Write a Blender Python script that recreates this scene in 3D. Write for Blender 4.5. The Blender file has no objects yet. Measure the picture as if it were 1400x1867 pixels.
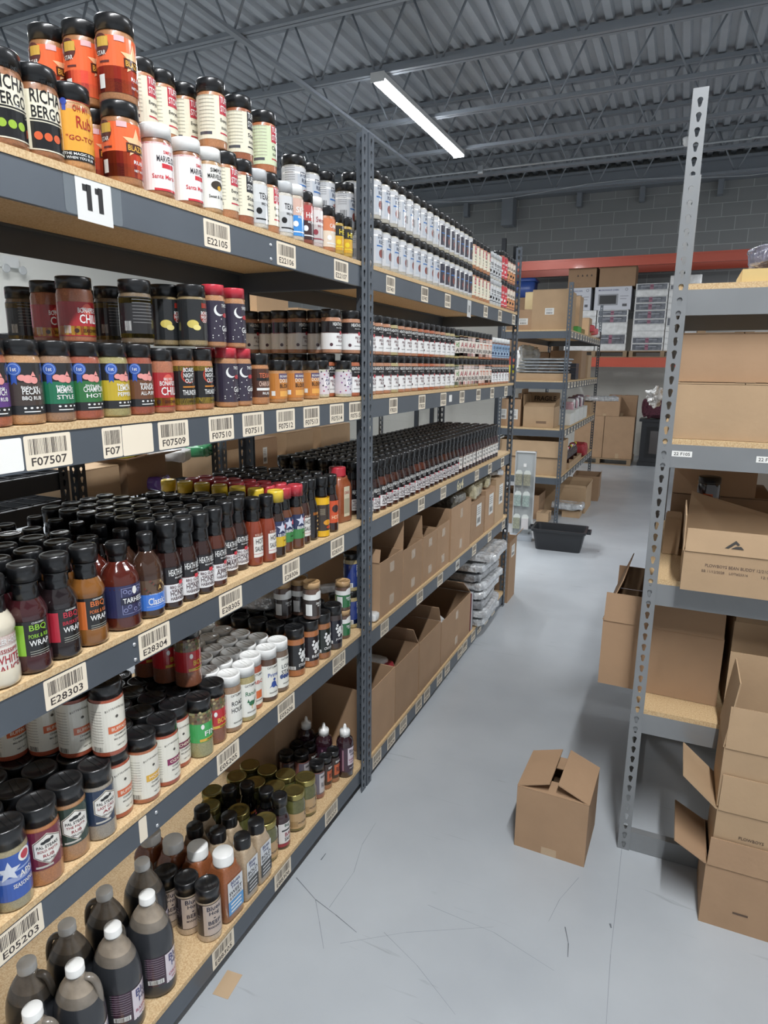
import bpy, bmesh, math, random
from mathutils import Vector, Matrix, noise as mnoise
random.seed(7)
S = bpy.context.scene
COL = S.collection
PI = math.pi

# ------------------------------------------------------------------ camera
YAW, PITCH, ROLL, FPX, CAMH = 0.420392, 0.221373, 0.008469, 1188.0, 1.535
def cam_axes():
    cy, sy, cp, sp = math.cos(YAW), math.sin(YAW), math.cos(PITCH), math.sin(PITCH)
    f = Vector((-sy*cp, cy*cp, -sp)); r = Vector((cy, sy, 0)); u = r.cross(f)
    c, s = math.cos(ROLL), math.sin(ROLL)
    return c*r+s*u, -s*r+c*u, f
CR, CU, CF = cam_axes()
cd = bpy.data.cameras.new('camera'); cam = bpy.data.objects.new('camera', cd); COL.objects.link(cam)
m = Matrix((CR, CU, -CF)).transposed().to_4x4(); m.translation = (0, 0, CAMH); cam.matrix_world = m
cd.sensor_fit = 'VERTICAL'; cd.sensor_height = 36; cd.sensor_width = 27; cd.lens = 36*FPX/1867
cd.clip_start = .05
S.camera = cam
# measured points of the photograph, turned into places on known planes of the room
def ray(px, py): return CR*((px-700)/FPX) - CU*((py-933.5)/FPX) + CF
def onz(px, py, z):
    d = ray(px, py); t = (z-CAMH)/d.z; return d.x*t, d.y*t
def onx(px, py, x):
    d = ray(px, py); t = x/d.x; return d.y*t, CAMH+d.z*t
def ony(px, py, y):
    d = ray(px, py); t = y/d.y; return d.x*t, CAMH+d.z*t

# ------------------------------------------------------------------ world, exposure, lights
W = bpy.data.worlds.new('world'); S.world = W; W.use_nodes = True
bg = W.node_tree.nodes['Background']; bg.inputs[0].default_value = (.94, .965, 1, 1); bg.inputs[1].default_value = 0.42
S.view_settings.view_transform = 'Standard'; S.view_settings.look = 'None'
S.view_settings.gamma = 1; S.view_settings.use_curve_mapping = False
S.view_settings.exposure = 0.06
TUBE_E = 30.0          # emission of the fluorescent tubes
LAMP_W = 118.0         # light each fixture throws down
# (x, y start, length, z)
FIXTURES = [(-2.85, 6.15, 2.44, 4.15, 'double fluorescent strip light glowing under the joists above the shelving'),
            (0.4, -1.5, 2.44, 4.15, 'fluorescent strip light overhead behind the viewer'), (2.3, 2.35, 2.44, 4.15, 'fluorescent strip light above the right-hand rack'),
            (-2.85, 1.3, 2.44, 4.15, 'fluorescent strip light nearer than the glowing one, above the black rack'), (4.6, 9.3, 2.44, 4.15, 'fluorescent strip light far right near the back wall'), (-6.4, 3.2, 2.44, 4.15, 'fluorescent strip light far left near the white wall')]  # unseen lamps over the black rack and far right added to brighten goods

# ------------------------------------------------------------------ materials
def lin(h):
    h = h.lstrip('#'); o = []
    for i in (0, 2, 4):
        c = int(h[i:i+2], 16)/255
        o.append(c/12.92 if c <= .04045 else ((c+.055)/1.055)**2.4)
    return (*o, 1)
MC = {}
def M(h, rough=.5, metal=0, coat=0, noise=0, nscale=20, bump=0, bscale=200, emis=0, trans=0, alpha=1):
    k = (h, rough, metal, coat, noise, nscale, bump, bscale, emis, trans, alpha)
    if k in MC: return MC[k]
    m = bpy.data.materials.new('mat_%s_%d' % (h.lstrip('#'), len(MC))); m.use_nodes = True
    nt = m.node_tree; b = nt.nodes['Principled BSDF']; c = lin(h)
    b.inputs['Base Color'].default_value = c; b.inputs['Roughness'].default_value = rough
    b.inputs['Metallic'].default_value = metal; b.inputs['Coat Weight'].default_value = coat
    b.inputs['Coat Roughness'].default_value = .06
    if trans: b.inputs['Transmission Weight'].default_value = trans
    if alpha < 1: b.inputs['Alpha'].default_value = alpha
    if emis:
        b.inputs['Emission Color'].default_value = c; b.inputs['Emission Strength'].default_value = emis
    if noise or bump:
        tc = nt.nodes.new('ShaderNodeTexCoord')
    if noise:
        n = nt.nodes.new('ShaderNodeTexNoise'); n.inputs['Scale'].default_value = nscale; n.inputs['Detail'].default_value = 5
        r = nt.nodes.new('ShaderNodeMapRange'); r.inputs[1].default_value = .3; r.inputs[2].default_value = .7
        r.inputs[3].default_value = 1-noise; r.inputs[4].default_value = 1+noise
        mx = nt.nodes.new('ShaderNodeVectorMath'); mx.operation = 'SCALE'; mx.inputs[0].default_value = c[:3]
        nt.links.new(tc.outputs['Object'], n.inputs['Vector']); nt.links.new(n.outputs['Fac'], r.inputs[0])
        nt.links.new(r.outputs[0], mx.inputs['Scale']); nt.links.new(mx.outputs[0], b.inputs['Base Color'])
    if bump:
        n2 = nt.nodes.new('ShaderNodeTexNoise'); n2.inputs['Scale'].default_value = bscale; n2.inputs['Detail'].default_value = 3
        bp = nt.nodes.new('ShaderNodeBump'); bp.inputs['Strength'].default_value = bump; bp.inputs['Distance'].default_value = .01
        nt.links.new(tc.outputs['Object'], n2.inputs['Vector']); nt.links.new(n2.outputs['Fac'], bp.inputs['Height'])
        nt.links.new(bp.outputs[0], b.inputs['Normal'])
    MC[k] = m; return m
def plastic(h): return M(h, .28, 0, .25)
def paint(h): return M(h, .42, 0, .1)
def ink(h): return M(h, .22, 0, .6)
def powder(h): return M(h, .35, 0, .9, .22, 420)
def sauce(h): return M(h, .12, 0, .9)
def card(h='#ab8b6a'): return M(h, .85, 0, 0, .05, 9, .05, 60)
STEEL = M('#545b63', .42, .25, .15, .05, 8)
STEEL_L = M('#86898b', .4, .3, .15, .05, 8)
BLACKST = M('#26282b', .45, .2)
def board_mat():
    m = bpy.data.materials.new('particle_board'); m.use_nodes = True; nt = m.node_tree; b = nt.nodes['Principled BSDF']
    tc = nt.nodes.new('ShaderNodeTexCoord'); n = nt.nodes.new('ShaderNodeTexNoise'); n.inputs['Scale'].default_value = 260; n.inputs['Detail'].default_value = 4
    r = nt.nodes.new('ShaderNodeValToRGB'); r.color_ramp.elements[0].position = .35; r.color_ramp.elements[1].position = .62
    r.color_ramp.elements[0].color = lin('#b5946a'); r.color_ramp.elements[1].color = lin('#cdb48c')
    nt.links.new(tc.outputs['Object'], n.inputs['Vector']); nt.links.new(n.outputs['Fac'], r.inputs[0]); nt.links.new(r.outputs[0], b.inputs['Base Color'])
    b.inputs['Roughness'].default_value = .75; return m
BOARD = board_mat()
HOLE = M('#0c0d0e', .9)

# ------------------------------------------------------------------ helpers
class MB:
    def __init__(s): s.v = []; s.f = []; s.mi = []; s.mats = []; s.sm = []
    def m(s, mat):
        if mat not in s.mats: s.mats.append(mat)
        return s.mats.index(mat)
    def face(s, pts, mat, smooth=False):
        n = len(s.v); s.v += [tuple(p) for p in pts]; s.f.append(list(range(n, n+len(pts)))); s.mi.append(s.m(mat)); s.sm.append(smooth)
    def box(s, x0, y0, z0, x1, y1, z1, mat, T=None):
        P = [(x, y, z) for z in (z0, z1) for y in (y0, y1) for x in (x0, x1)]
        if T is not None: P = [tuple(T @ Vector(p)) for p in P]
        n = len(s.v); s.v += P; i = s.m(mat)
        for q in ((0, 2, 3, 1), (4, 5, 7, 6), (0, 1, 5, 4), (2, 6, 7, 3), (0, 4, 6, 2), (1, 3, 7, 5)):
            s.f.append([n+a for a in q]); s.mi.append(i); s.sm.append(False)
        return s
    def rod(s, a, b, r, mat, n=8):
        a, b = Vector(a), Vector(b); d = (b-a).normalized()
        u = d.orthogonal().normalized(); w = d.cross(u); k = len(s.v); i = s.m(mat)
        for p in (a, b):
            for j in range(n):
                t = 2*PI*j/n; s.v.append(tuple(p+u*(r*math.cos(t))+w*(r*math.sin(t))))
        for j in range(n):
            s.f.append([k+j, k+(j+1) % n, k+n+(j+1) % n, k+n+j]); s.mi.append(i); s.sm.append(True)
        s.f.append([k+j for j in range(n)][::-1]); s.f.append([k+n+j for j in range(n)]); s.mi += [i, i]; s.sm += [False, False]
        return s
    def tube(s, pts, r, mat, n=8):
        for a, b in zip(pts, pts[1:]): s.rod(a, b, r, mat, n)
        return s
    def lathe(s, prof, mat, n=28, sx=1, sy=1, cx=0, cy=0, cap=True, sq=0):
        # prof: (r, z) or (r, z, mat); sq > 0 squares the section
        k = len(s.v)
        for p in prof:
            for j in range(n):
                t = 2*PI*j/n; c, d = math.cos(t), math.sin(t)
                e = 1.0
                if sq: e = 1/((abs(c)**sq+abs(d)**sq)**(1/sq))
                s.v.append((cx+p[0]*c*e*sx, cy+p[0]*d*e*sy, p[1]))
        for a in range(len(prof)-1):
            i = s.m(prof[a][2] if len(prof[a]) > 2 else mat)
            for j in range(n):
                s.f.append([k+a*n+j, k+a*n+(j+1) % n, k+(a+1)*n+(j+1) % n, k+(a+1)*n+j]); s.mi.append(i); s.sm.append(True)
        if cap:
            i = s.m(mat)
            s.f.append([k+j for j in range(n)][::-1]); s.mi.append(i); s.sm.append(False)
            q = k+(len(prof)-1)*n; s.f.append([q+j for j in range(n)]); s.mi.append(s.m(prof[-1][2] if len(prof[-1]) > 2 else mat)); s.sm.append(False)
        return s
    def mesh(s, name):
        me = bpy.data.meshes.new(name); me.from_pydata(s.v, [], s.f)
        for mt in s.mats: me.materials.append(mt)
        me.polygons.foreach_set('material_index', s.mi); me.polygons.foreach_set('use_smooth', s.sm)
        me.update(); return me
    def build(s, name, parent=None, loc=None, rot=None):
        return mobj(name, s.mesh(name), parent, loc, rot)
def mobj(name, me, parent=None, loc=None, rot=None):
    o = bpy.data.objects.new(name, me); COL.objects.link(o)
    if parent: o.parent = parent
    if loc is not None: o.location = loc
    if rot is not None: o.rotation_euler = rot
    return o
def tag(o, label, cat, group=None, kind=None):
    o['label'] = label; o['category'] = cat
    if group: o['group'] = group
    if kind: o['kind'] = kind
    return o
def thing(name, label, cat, loc=(0, 0, 0), rz=0, group=None):
    o = bpy.data.objects.new(name, None); COL.objects.link(o); o.empty_display_size = .05
    o.location = loc; o.rotation_euler = (0, 0, rz); return tag(o, label, cat, group)
def struct(o, label=None):
    o['kind'] = 'structure'
    if label: o['label'] = label
    return o

_tc = {}
def text_polys(s):
    if s in _tc: return _tc[s]
    c = bpy.data.curves.new('t', 'FONT'); c.body = s; c.size = 1; c.resolution_u = 2; c.fill_mode = 'FRONT'; c.offset = .012
    o = bpy.data.objects.new('t', c); COL.objects.link(o)
    me = bpy.data.meshes.new_from_object(o.evaluated_get(bpy.context.evaluated_depsgraph_get()))
    bpy.data.objects.remove(o); bpy.data.curves.remove(c)
    V = [(v.co.x, v.co.y) for v in me.vertices]; F = [list(p.vertices) for p in me.polygons]
    bpy.data.meshes.remove(me)
    x0 = min(v[0] for v in V); x1 = max(v[0] for v in V); y0 = min(v[1] for v in V); y1 = max(v[1] for v in V)
    V = [((x-x0)/(x1-x0)-.5, (y-y0)/(y1-y0)-.5) for x, y in V]
    _tc[s] = (V, F); return V, F
class Decal:
    """flat artwork (u right, v up, metres), laid on a plane or wrapped round a cylinder"""
    def __init__(s): s.items = []
    def poly(s, pts, mat, lift=1): s.items.append((pts, [list(range(len(pts)))], mat, lift)); return s
    def rect(s, u0, v0, u1, v1, mat, lift=1): return s.poly([(u0, v0), (u1, v0), (u1, v1), (u0, v1)], mat, lift)
    def rrect(s, u0, v0, u1, v1, mat, r=.003, lift=1):
        P = []
        for cx, cy, a in ((u1-r, v0+r, -90), (u1-r, v1-r, 0), (u0+r, v1-r, 90), (u0+r, v0+r, 180)):
            for k in range(4): t = math.radians(a+30*k); P.append((cx+r*math.cos(t), cy+r*math.sin(t)))
        return s.poly(P, mat, lift)
    def disc(s, u, v, r, mat, lift=2, n=16, e=1): return s.poly([(u+r*math.cos(2*PI*k/n), v+e*r*math.sin(2*PI*k/n)) for k in range(n)], mat, lift)
    def star(s, u, v, r, mat, lift=2, n=5):
        P = []
        for k in range(2*n): t = PI/2+PI*k/n; q = r if k % 2 == 0 else r*.42; P.append((u+q*math.cos(t), v+q*math.sin(t)))
        V = [(u, v)]+P; s.items.append((V, [[0, 1+k, 1+(k+1) % (2*n)] for k in range(2*n)], mat, lift)); return s
    def text(s, t, u, v, w, h, mat, lift=3):
        V, F = text_polys(t); s.items.append(([(u+x*w, v+y*h) for x, y in V], F, mat, lift)); return s
    def bars(s, u, v, w, h, mat, n=24, lift=2, seed=1):
        rr = random.Random(seed); x = u-w/2; e = w/n
        for k in range(n):
            bw = e*rr.choice((.25, .45, .7)); s.rect(x, v-h/2, x+bw, v+h/2, mat, lift); x += e
        return s
    def mesh(s, name, mp, du=0, eps=.00022):
        bm = bmesh.new(); mats = []
        lay = bm.verts.layers.float.new('lift')
        for V, F, mat, lift in s.items:
            if mat not in mats: mats.append(mat)
            vs = []
            for p in V:
                q = bm.verts.new((p[0], p[1], 0)); q[lay] = lift; vs.append(q)
            for f in F:
                try: bm.faces.new([vs[i] for i in f]).material_index = mats.index(mat)
                except ValueError: pass
        if du and bm.verts:
            a = min(v.co.x for v in bm.verts); b = max(v.co.x for v in bm.verts); k = math.ceil(a/du)
            while k*du < b:
                bmesh.ops.bisect_plane(bm, geom=bm.verts[:]+bm.edges[:]+bm.faces[:], plane_co=(k*du, 0, 0), plane_no=(1, 0, 0)); k += 1
        for v in bm.verts: v.co = mp(v.co.x, v.co.y, v[lay]*eps)
        me = bpy.data.meshes.new(name); bm.to_mesh(me); bm.free()
        for mt in mats: me.materials.append(mt)
        return me
def cyl_map(r): return lambda u, v, d: Vector(((r+d)*math.cos(u/r), (r+d)*math.sin(u/r), v))
def plane_map(o, U, V):
    o, U, V = Vector(o), Vector(U).normalized(), Vector(V).normalized(); N = U.cross(V)
    return lambda u, v, d: o+U*u+V*v+N*d

_cell = {}
def cell_geo(w, p, t, sc):
    """one pitch of a keyhole plate in the XZ plane, hole centred, thickness along y"""
    k = (w, p, t, sc)
    if k in _cell: return _cell[k]
    c = bpy.data.curves.new('cell', 'CURVE'); c.dimensions = '2D'; c.fill_mode = 'BOTH'; c.extrude = t/2
    P = []
    for q in range(9): a = math.radians(-40+260*q/8); P.append((w/2+.0085*sc*math.cos(a), p*.66+.0085*sc*math.sin(a)))
    for q in range(5): a = math.radians(180+180*q/4); P.append((w/2+.0042*sc*math.cos(a), p*.66-.0165*sc+.0042*sc*math.sin(a)))
    for L in ([(0, 0), (w, 0), (w, p), (0, p)], P):
        sp = c.splines.new('POLY'); sp.points.add(len(L)-1)
        for q, v in zip(sp.points, L): q.co = (v[0], v[1], 0, 1)
        sp.use_cyclic_u = True
    o = bpy.data.objects.new('cell', c); COL.objects.link(o)
    me = bpy.data.meshes.new_from_object(o.evaluated_get(bpy.context.evaluated_depsgraph_get()))
    V = [(v.co.x, -v.co.z, v.co.y) for v in me.vertices]; F = [list(f.vertices) for f in me.polygons]
    bpy.data.objects.remove(o); bpy.data.curves.remove(c); bpy.data.meshes.remove(me)
    _cell[k] = (V, F); return V, F
PM = {}
def post(parent, x, y, dx, dy, h, mat, w=.036, pitch=.0345, holes=True):
    """L-shaped riveted upright at corner x, y; flanges run towards dx and dy; one mesh"""
    k = (dx, dy, h, mat.name, w, holes)
    if k not in PM:
        V, F = cell_geo(w, pitch, .002, .8); b = MB(); n = int(h/pitch)
        for i in range(n+1):
            z0 = i*pitch
            if i == n:
                b.box(0 if dx > 0 else -w, -.001, z0, w if dx > 0 else 0, .001, h, mat); b.box(-.001, 0 if dy > 0 else -w, z0, .001, w if dy > 0 else 0, h, mat); break
            for leg in (0, 1):
                q = len(b.v)
                for vx, vy, vz in V:
                    if leg == 0: b.v.append((vx if dx > 0 else vx-w, vy, vz+z0))
                    else: b.v.append((-vy, vx if dy > 0 else vx-w, vz+z0))
                for f in F: b.f.append([q+j for j in f]); b.mi.append(b.m(mat)); b.sm.append(False)
        PM[k] = b.mesh('post')
    return mobj('post', PM[k], parent, (x, y, 0))

# ------------------------------------------------------------------ the room
def floor_mat():
    m = bpy.data.materials.new('painted_floor'); m.use_nodes = True; nt = m.node_tree; b = nt.nodes['Principled BSDF']; L = nt.links.new
    tc = nt.nodes.new('ShaderNodeTexCoord')
    def nz(scale, det, sc=None, dist=0):
        n = nt.nodes.new('ShaderNodeTexNoise'); n.inputs['Scale'].default_value = scale; n.inputs['Detail'].default_value = det; n.inputs['Distortion'].default_value = dist
        if sc:
            mp = nt.nodes.new('ShaderNodeMapping'); mp.inputs['Scale'].default_value = sc; mp.inputs['Rotation'].default_value = (0, 0, .6); L(tc.outputs['Object'], mp.inputs[0]); L(mp.outputs[0], n.inputs[0])
        else: L(tc.outputs['Object'], n.inputs[0])
        return n
    a = nz(1.6, 6); r = nt.nodes.new('ShaderNodeValToRGB'); L(a.outputs[0], r.inputs[0])
    r.color_ramp.elements[0].position = .3; r.color_ramp.elements[1].position = .75
    r.color_ramp.elements[0].color = lin('#9ea3a8'); r.color_ramp.elements[1].color = lin('#b2b7bb')
    s = nz(2.2, 9, (1, 14, 1), 1.2); r2 = nt.nodes.new('ShaderNodeValToRGB'); L(s.outputs[0], r2.inputs[0])
    r2.color_ramp.elements[0].position = .27; r2.color_ramp.elements[0].color = (.55, .55, .55, 1); r2.color_ramp.elements[1].position = .33; r2.color_ramp.elements[1].color = (1, 1, 1, 1)
    mx = nt.nodes.new('ShaderNodeMix'); mx.data_type = 'RGBA'; mx.blend_type = 'MULTIPLY'; mx.inputs[0].default_value = .5
    L(r.outputs[0], mx.inputs[6]); L(r2.outputs[0], mx.inputs[7]); L(mx.outputs[2], b.inputs['Base Color'])
    rr = nt.nodes.new('ShaderNodeMapRange'); rr.inputs[3].default_value = .22; rr.inputs[4].default_value = .42; L(nz(5, 5).outputs[0], rr.inputs[0]); L(rr.outputs[0], b.inputs['Roughness'])
    return m
def block_mat():
    m = bpy.data.materials.new('concrete_block'); m.use_nodes = True; nt = m.node_tree; b = nt.nodes['Principled BSDF']; L = nt.links.new
    tc = nt.nodes.new('ShaderNodeTexCoord'); sp = nt.nodes.new('ShaderNodeSeparateXYZ'); cb = nt.nodes.new('ShaderNodeCombineXYZ')
    L(tc.outputs['Object'], sp.inputs[0]); ad = nt.nodes.new('ShaderNodeMath'); ad.operation = 'ADD'; L(sp.outputs[0], ad.inputs[0]); L(sp.outputs[1], ad.inputs[1])
    L(ad.outputs[0], cb.inputs[0]); L(sp.outputs[2], cb.inputs[1])
    br = nt.nodes.new('ShaderNodeTexBrick'); br.inputs['Scale'].default_value = 1; br.inputs['Brick Width'].default_value = .41; br.inputs['Row Height'].default_value = .205
    br.inputs['Mortar Size'].default_value = .006; br.inputs['Mortar Smooth'].default_value = .2; br.offset = .5; L(cb.outputs[0], br.inputs[0])
    br.inputs['Color1'].default_value = lin('#939696'); br.inputs['Color2'].default_value = lin('#8b8f8f'); br.inputs['Mortar'].default_value = lin('#b2b6b6')
    wh = nt.nodes.new('ShaderNodeMix'); wh.data_type = 'RGBA'
    st = nt.nodes.new('ShaderNodeMath'); st.operation = 'LESS_THAN'; st.inputs[1].default_value = 2.35; L(sp.outputs[2], st.inputs[0]); L(st.outputs[0], wh.inputs[0])
    L(br.outputs[0], wh.inputs[6]); wh.inputs[7].default_value = lin('#c9c8c1'); L(wh.outputs[2], b.inputs['Base Color'])
    bp = nt.nodes.new('ShaderNodeBump'); bp.inputs['Strength'].default_value = .4; bp.inputs['Distance'].default_value = .01; L(br.outputs['Fac'], bp.inputs['Height']); bp.invert = True
    L(bp.outputs[0], b.inputs['Normal']); b.inputs['Roughness'].default_value = .8; return m
fl = MB(); fl.box(-9.2, -5, -.1, 7, 12.6, 0, floor_mat()); FLOOR = struct(fl.build('floor'), 'pale blue-grey painted concrete floor with scuffs')
b = MB(); b.box(-9.2, 12.4, 0, 7, 12.6, 4.95, block_mat()); struct(b.build('wall_back'), 'concrete block wall, grey above and painted white below')
b = MB(); b.box(-9.2, -5, 0, -9, 12.4, 4.95, M('#d9d9d2', .8)); struct(b.build('wall_left'), 'white painted wall beyond the shelving')
DECK = M('#a4aab0', .65, 0, 0, .06, 3)
def deck():
    b = MB(); x = -9.0; T = .012; prof = []
    while x < 7:
        prof += [(x, 4.80), (x+.065, 4.80), (x+.085, 4.845), (x+.15, 4.845)]; x += .17
    k = 0
    for (xa, za), (xb, zb) in zip(prof, prof[1:]):
        b.face([(xa, -5, za), (xb, -5, zb), (xb, 12.4, zb), (xa, 12.4, za)][::-1], DECK)
    b.box(-9.2, -5, 4.86, 7, 12.6, 4.95, DECK)
    return b
struct(deck().build('ceiling'), 'grey corrugated steel roof deck')
JST = M('#8a9198', .5, .2)
def joist(y, n):
    b = MB(); b.box(-9, y-.05, 4.74, 7, y-.006, 4.78, JST); b.box(-9, y+.006, 4.74, 7, y+.05, 4.78, JST)
    b.box(-9, y-.045, 4.18, 7, y-.006, 4.215, JST); b.box(-9, y+.006, 4.18, 7, y+.045, 4.215, JST)
    x = -9.0+(n*.19) % .6; p = .62
    while x < 6.4:
        b.rod((x, y, 4.2), (x+p/2-.03, y, 4.76), .011, JST, 6); b.rod((x+p/2+.03, y, 4.76), (x+p-.02, y, 4.2), .011, JST, 6); x += p
    struct(b.build('trim_%d' % n), 'open-web steel roof joist')
n = 1
for y in (.42, 1.59, 2.76, 3.92, 5.09, 6.22, 7.44, 8.6, 9.8, 11.0): joist(y, n); n += 1
b = MB(); b.box(-9, 12.15, 4.42, 7, 12.39, 4.46, JST); b.box(-9, 12.15, 4.68, 7, 12.39, 4.72, JST); b.box(-9, 12.24, 4.46, 7, 12.27, 4.68, JST)
struct(b.build('trim_%d' % n), 'steel girder along the top of the back wall'); n += 1
b = MB(); b.box(-3.2, 12.12, 3.97, -3.0, 12.4, 4.42, JST); struct(b.build('trim_%d' % n), 'steel bracket under the girder'); n += 1
for x in (-3.9, -1.9, -.9, .25, 1.3):
    b = MB(); b.box(x-.04, 12.25, 4.2, x+.04, 12.39, 4.42, JST); struct(b.build('trim_%d' % n)); n += 1
# bridging strip running between joists beside the lamp, and pipes
b = MB(); b.box(-3.62, 3.0, 4.14, -3.57, 9.2, 4.17, JST); struct(b.build('trim_%d' % n), 'steel bridging angle under the joists'); n += 1
PIPE = M('#aab0b4', .35, .5)
b = MB(); b.tube([(-6.5, 9.25, 4.1), (.45, 9.25, 4.12), (6.5, 9.25, 4.14)], .014, PIPE)
o = b.build('conduit'); tag(o, 'thin steel conduit pipe hung under the joists behind the strip light', 'pipe')
b = MB(); b.box(-.035, -.03, -.05, .035, .03, .05, PIPE); b.build('junction_box', o, (-2.75, 9.25, 4.11))
for x in (-.3, .42): MB().rod((x, 9.25, 4.12), (x, 9.25, 4.2), .006, PIPE).build('hanger', o)
b = MB(); pts = [(-5.5+k*.5, 10.3, 4.02+.05*math.sin(k*.9)) for k in range(21)]; b.tube(pts, .006, PIPE, 5); tag(b.build('cable'), 'thin sagging cable strung below the far joists', 'cable')
b = MB(); b.lathe([(.0, .0), (.03, .005), (.045, .03), (.045, .06), (.05, .065), (.05, .09)], M('#d8dbdc', .4), 16); x, z = ony(1252, 268, 8.6); z = min(z, 4.06); o = b.build('smoke_detector', None, (x, 8.58, z))
tag(o, 'small round white detector hanging below the conduit behind the tall post', 'detector'); MB().rod((0, 0, .09), (0, 0, 4.181-z), .006, PIPE).build('stem', o)

def strip_light(x, y, L, z, label):
    t = thing('ceiling_light', label, 'light', (x, y, z))
    if label is None: t['label'] = 'fluorescent strip light fixed to the roof joists outside the view'; t['group'] = 'strip lights outside the view'
    h = MB(); wm = M('#cfd3d4', .4)
    h.box(-.065, 0, -.02, .065, L, .03, wm); h.build('housing', t)
    for s in (0, 1):
        e = MB(); y0 = -.012 if s == 0 else L; e.box(-.07, y0, -.05, .07, y0+.012, .032, wm); e.build('end_cap', t)
    tm = M('#f4f8ff', .3, emis=TUBE_E)
    for sx in (-.036, .036):
        for k in (0, 1):
            b = MB(); b.rod((sx, .02+k*(L/2), -.042), (sx, L/2-.02+k*(L/2), -.042), .0125, tm, 10); b.build('tube', t)
    ld = bpy.data.lights.new('lamp', 'AREA'); ld.shape = 'RECTANGLE'; ld.size = .1; ld.size_y = L; ld.energy = LAMP_W*(1.6 if y < 0 else 1.0); ld.color = (.97, .985, 1)
    lo = bpy.data.objects.new('lamp_light', ld); COL.objects.link(lo); lo.parent = t; lo.location = (0, L/2, -.06)
for f in FIXTURES: strip_light(*f)

# ------------------------------------------------------------------ racks
CREAM = M('#e3d8c4', .6); INK = M('#3b3432', .7); WHITE = M('#e6e6e2', .55); BLK = M('#1c1c1e', .5)
def sticker(parent, o, U, V, text, w=.088, h=.055, seed=1, mat=None):
    d = Decal(); d.rrect(-w/2, -h/2, w/2, h/2, mat or CREAM, .003, 1)
    if text:
        d.bars(0, h*.17, w*.82, h*.46, INK, 26, 2, seed); d.text(text, 0, -h*.27, w*.76, h*.25, INK, 2)
    return mobj('barcode_sticker', d.mesh('sticker', plane_map(o, U, V)), parent)
def rack_x(name, label, xf, xb, y0, y1, levels, H, mat=STEEL, bh=.061, board=BOARD, bt=.0125, group=None, wire=False, posts=True, boardmat=None):
    """rack whose long open side faces +x (aisle on the left shelves)"""
    t = thing(name, label, 'shelving rack', (0, 0, 0), 0, group)
    t.location = ((xf+xb)/2, (y0+y1)/2, 0); cx, cy = (xf+xb)/2, (y0+y1)/2
    X0, X1, Y0, Y1 = xf-cx, xb-cx, y0-cy, y1-cy; beams = []
    for (x, dx) in ((X0, -1), (X1, 1)):
        for (y, dy) in ((Y0, 1), (Y1, -1)): post(t, x, y, dx, dy, H, mat)
    for z in levels:
        e = .006
        b = MB(); b.box(X0-e-.002, Y0+.003, z-bh, X0-e, Y1-.003, z, mat); b.box(X0-.03, Y0+.003, z-.003, X0-e-.002, Y1-.003, z, mat); b.box(X0-.016, Y0+.003, z-bh, X0-e-.002, Y1-.003, z-bh+.002, mat)
        fb = b.build('front_beam', t); beams.append(fb)
        b = MB(); b.box(X1+e, Y0+.003, z-bh, X1+e+.002, Y1-.003, z, mat); b.box(X1+e+.002, Y0+.003, z-.003, X1+.03, Y1-.003, z, mat); b.build('back_beam', t)
        for y in (Y0+.004, Y1-.007):
            b = MB(); b.box(X1+.008, y, z-bh, X0-.008, y+.003, z, mat); b.build('side_beam', t)
        if wire:
            b = MB(); k = Y0+.04
            while k < Y1: b.rod((X1+.01, k, z+.004), (X0-.01, k, z+.004), .0025, mat, 5); k += .06
            for q in range(5): xx = X1+.03+(X0-X1-.06)*q/4; b.rod((xx, Y0+.01, z+.001), (xx, Y1-.01, z+.001), .0025, mat, 5)
            b.build('wire_deck', t)
        else:
            b = MB(); b.box(X1+.004, Y0+.004, z, X0-.004, Y1-.004, z+bt, board); b.build('shelf_board', t)
    return t, beams, (cx, cy)
XF = -.929; XB = -1.415
L1 = [.098, .618, 1.012, 1.425, 1.831]; L2 = [.085, .600, 1.008, 1.425, 1.831]
L1[4] = L2[4] = 1.833; Z1 = [z+.013 for z in L1]; Z2 = [z+.013 for z in L2]
rackA, beamsA, cA = rack_x('shelving_rack', 'tall grey steel rack at front left full of spice jars and sauce bottles', XF, XB, -.12, 1.932, L1, 2.215)
rackB, beamsB, cB = rack_x('shelving_rack', 'grey steel rack behind the first, cartons on its two lowest shelves', XF, XB, 1.942, 4.03, L2, 2.215)
def face_sticker(beam, c, z, px, py, text, w=.088, h=.055, seed=1, mat=None):
    y, zz = onx(px, py, XF-.006); return sticker(beam, (XF-.0058-c[0], y-c[1], z-.031 if h < .06 else zz), (0, 1, 0), (0, 0, 1), text, w, h, seed, mat)
for i, t in enumerate(((-115, 250, 'E22103', 4), (396, 431, 'E22105', 4), (522, 467, 'E22106', 4), (622, 491, 'E22107', 4),
    (90, 832, 'F07507', 3), (317, 795, 'F07509', 3), (404, 783, 'F07510', 3), (462, 775, 'F07511', 3), (521, 769, 'F07512', 3),
    (568, 761, 'F07513', 3), (614, 755, 'F07514', 3), (648, 751, 'F07515', 3), (122, 1260, 'E28303', 2), (283, 1177, 'E28304', 2), (421, 1103, 'E28305', 2),
    (531, 1045, 'E28306', 2), (615, 996, 'E28307', 2), (38, 1712, 'E05203', 1), (417, 1398, 'E05205', 1), (522, 1298, 'E05206', 1), (618, 1216, 'E05207', 1),
    (408, 1745, 'E88305', 0), (516, 1607, 'E88306', 0), (604, 1486, 'E88307', 0))):
    if t[0] > 0: face_sticker(beamsA[t[3]], cA, L1[t[3]], t[0], t[1], t[2], seed=i)
face_sticker(beamsA[3], cA, L1[3], 205, 810, 'F07', .045, .055, 55); face_sticker(beamsA[3], cA, L1[3], 252, 806, '', .078, .056)
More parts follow.
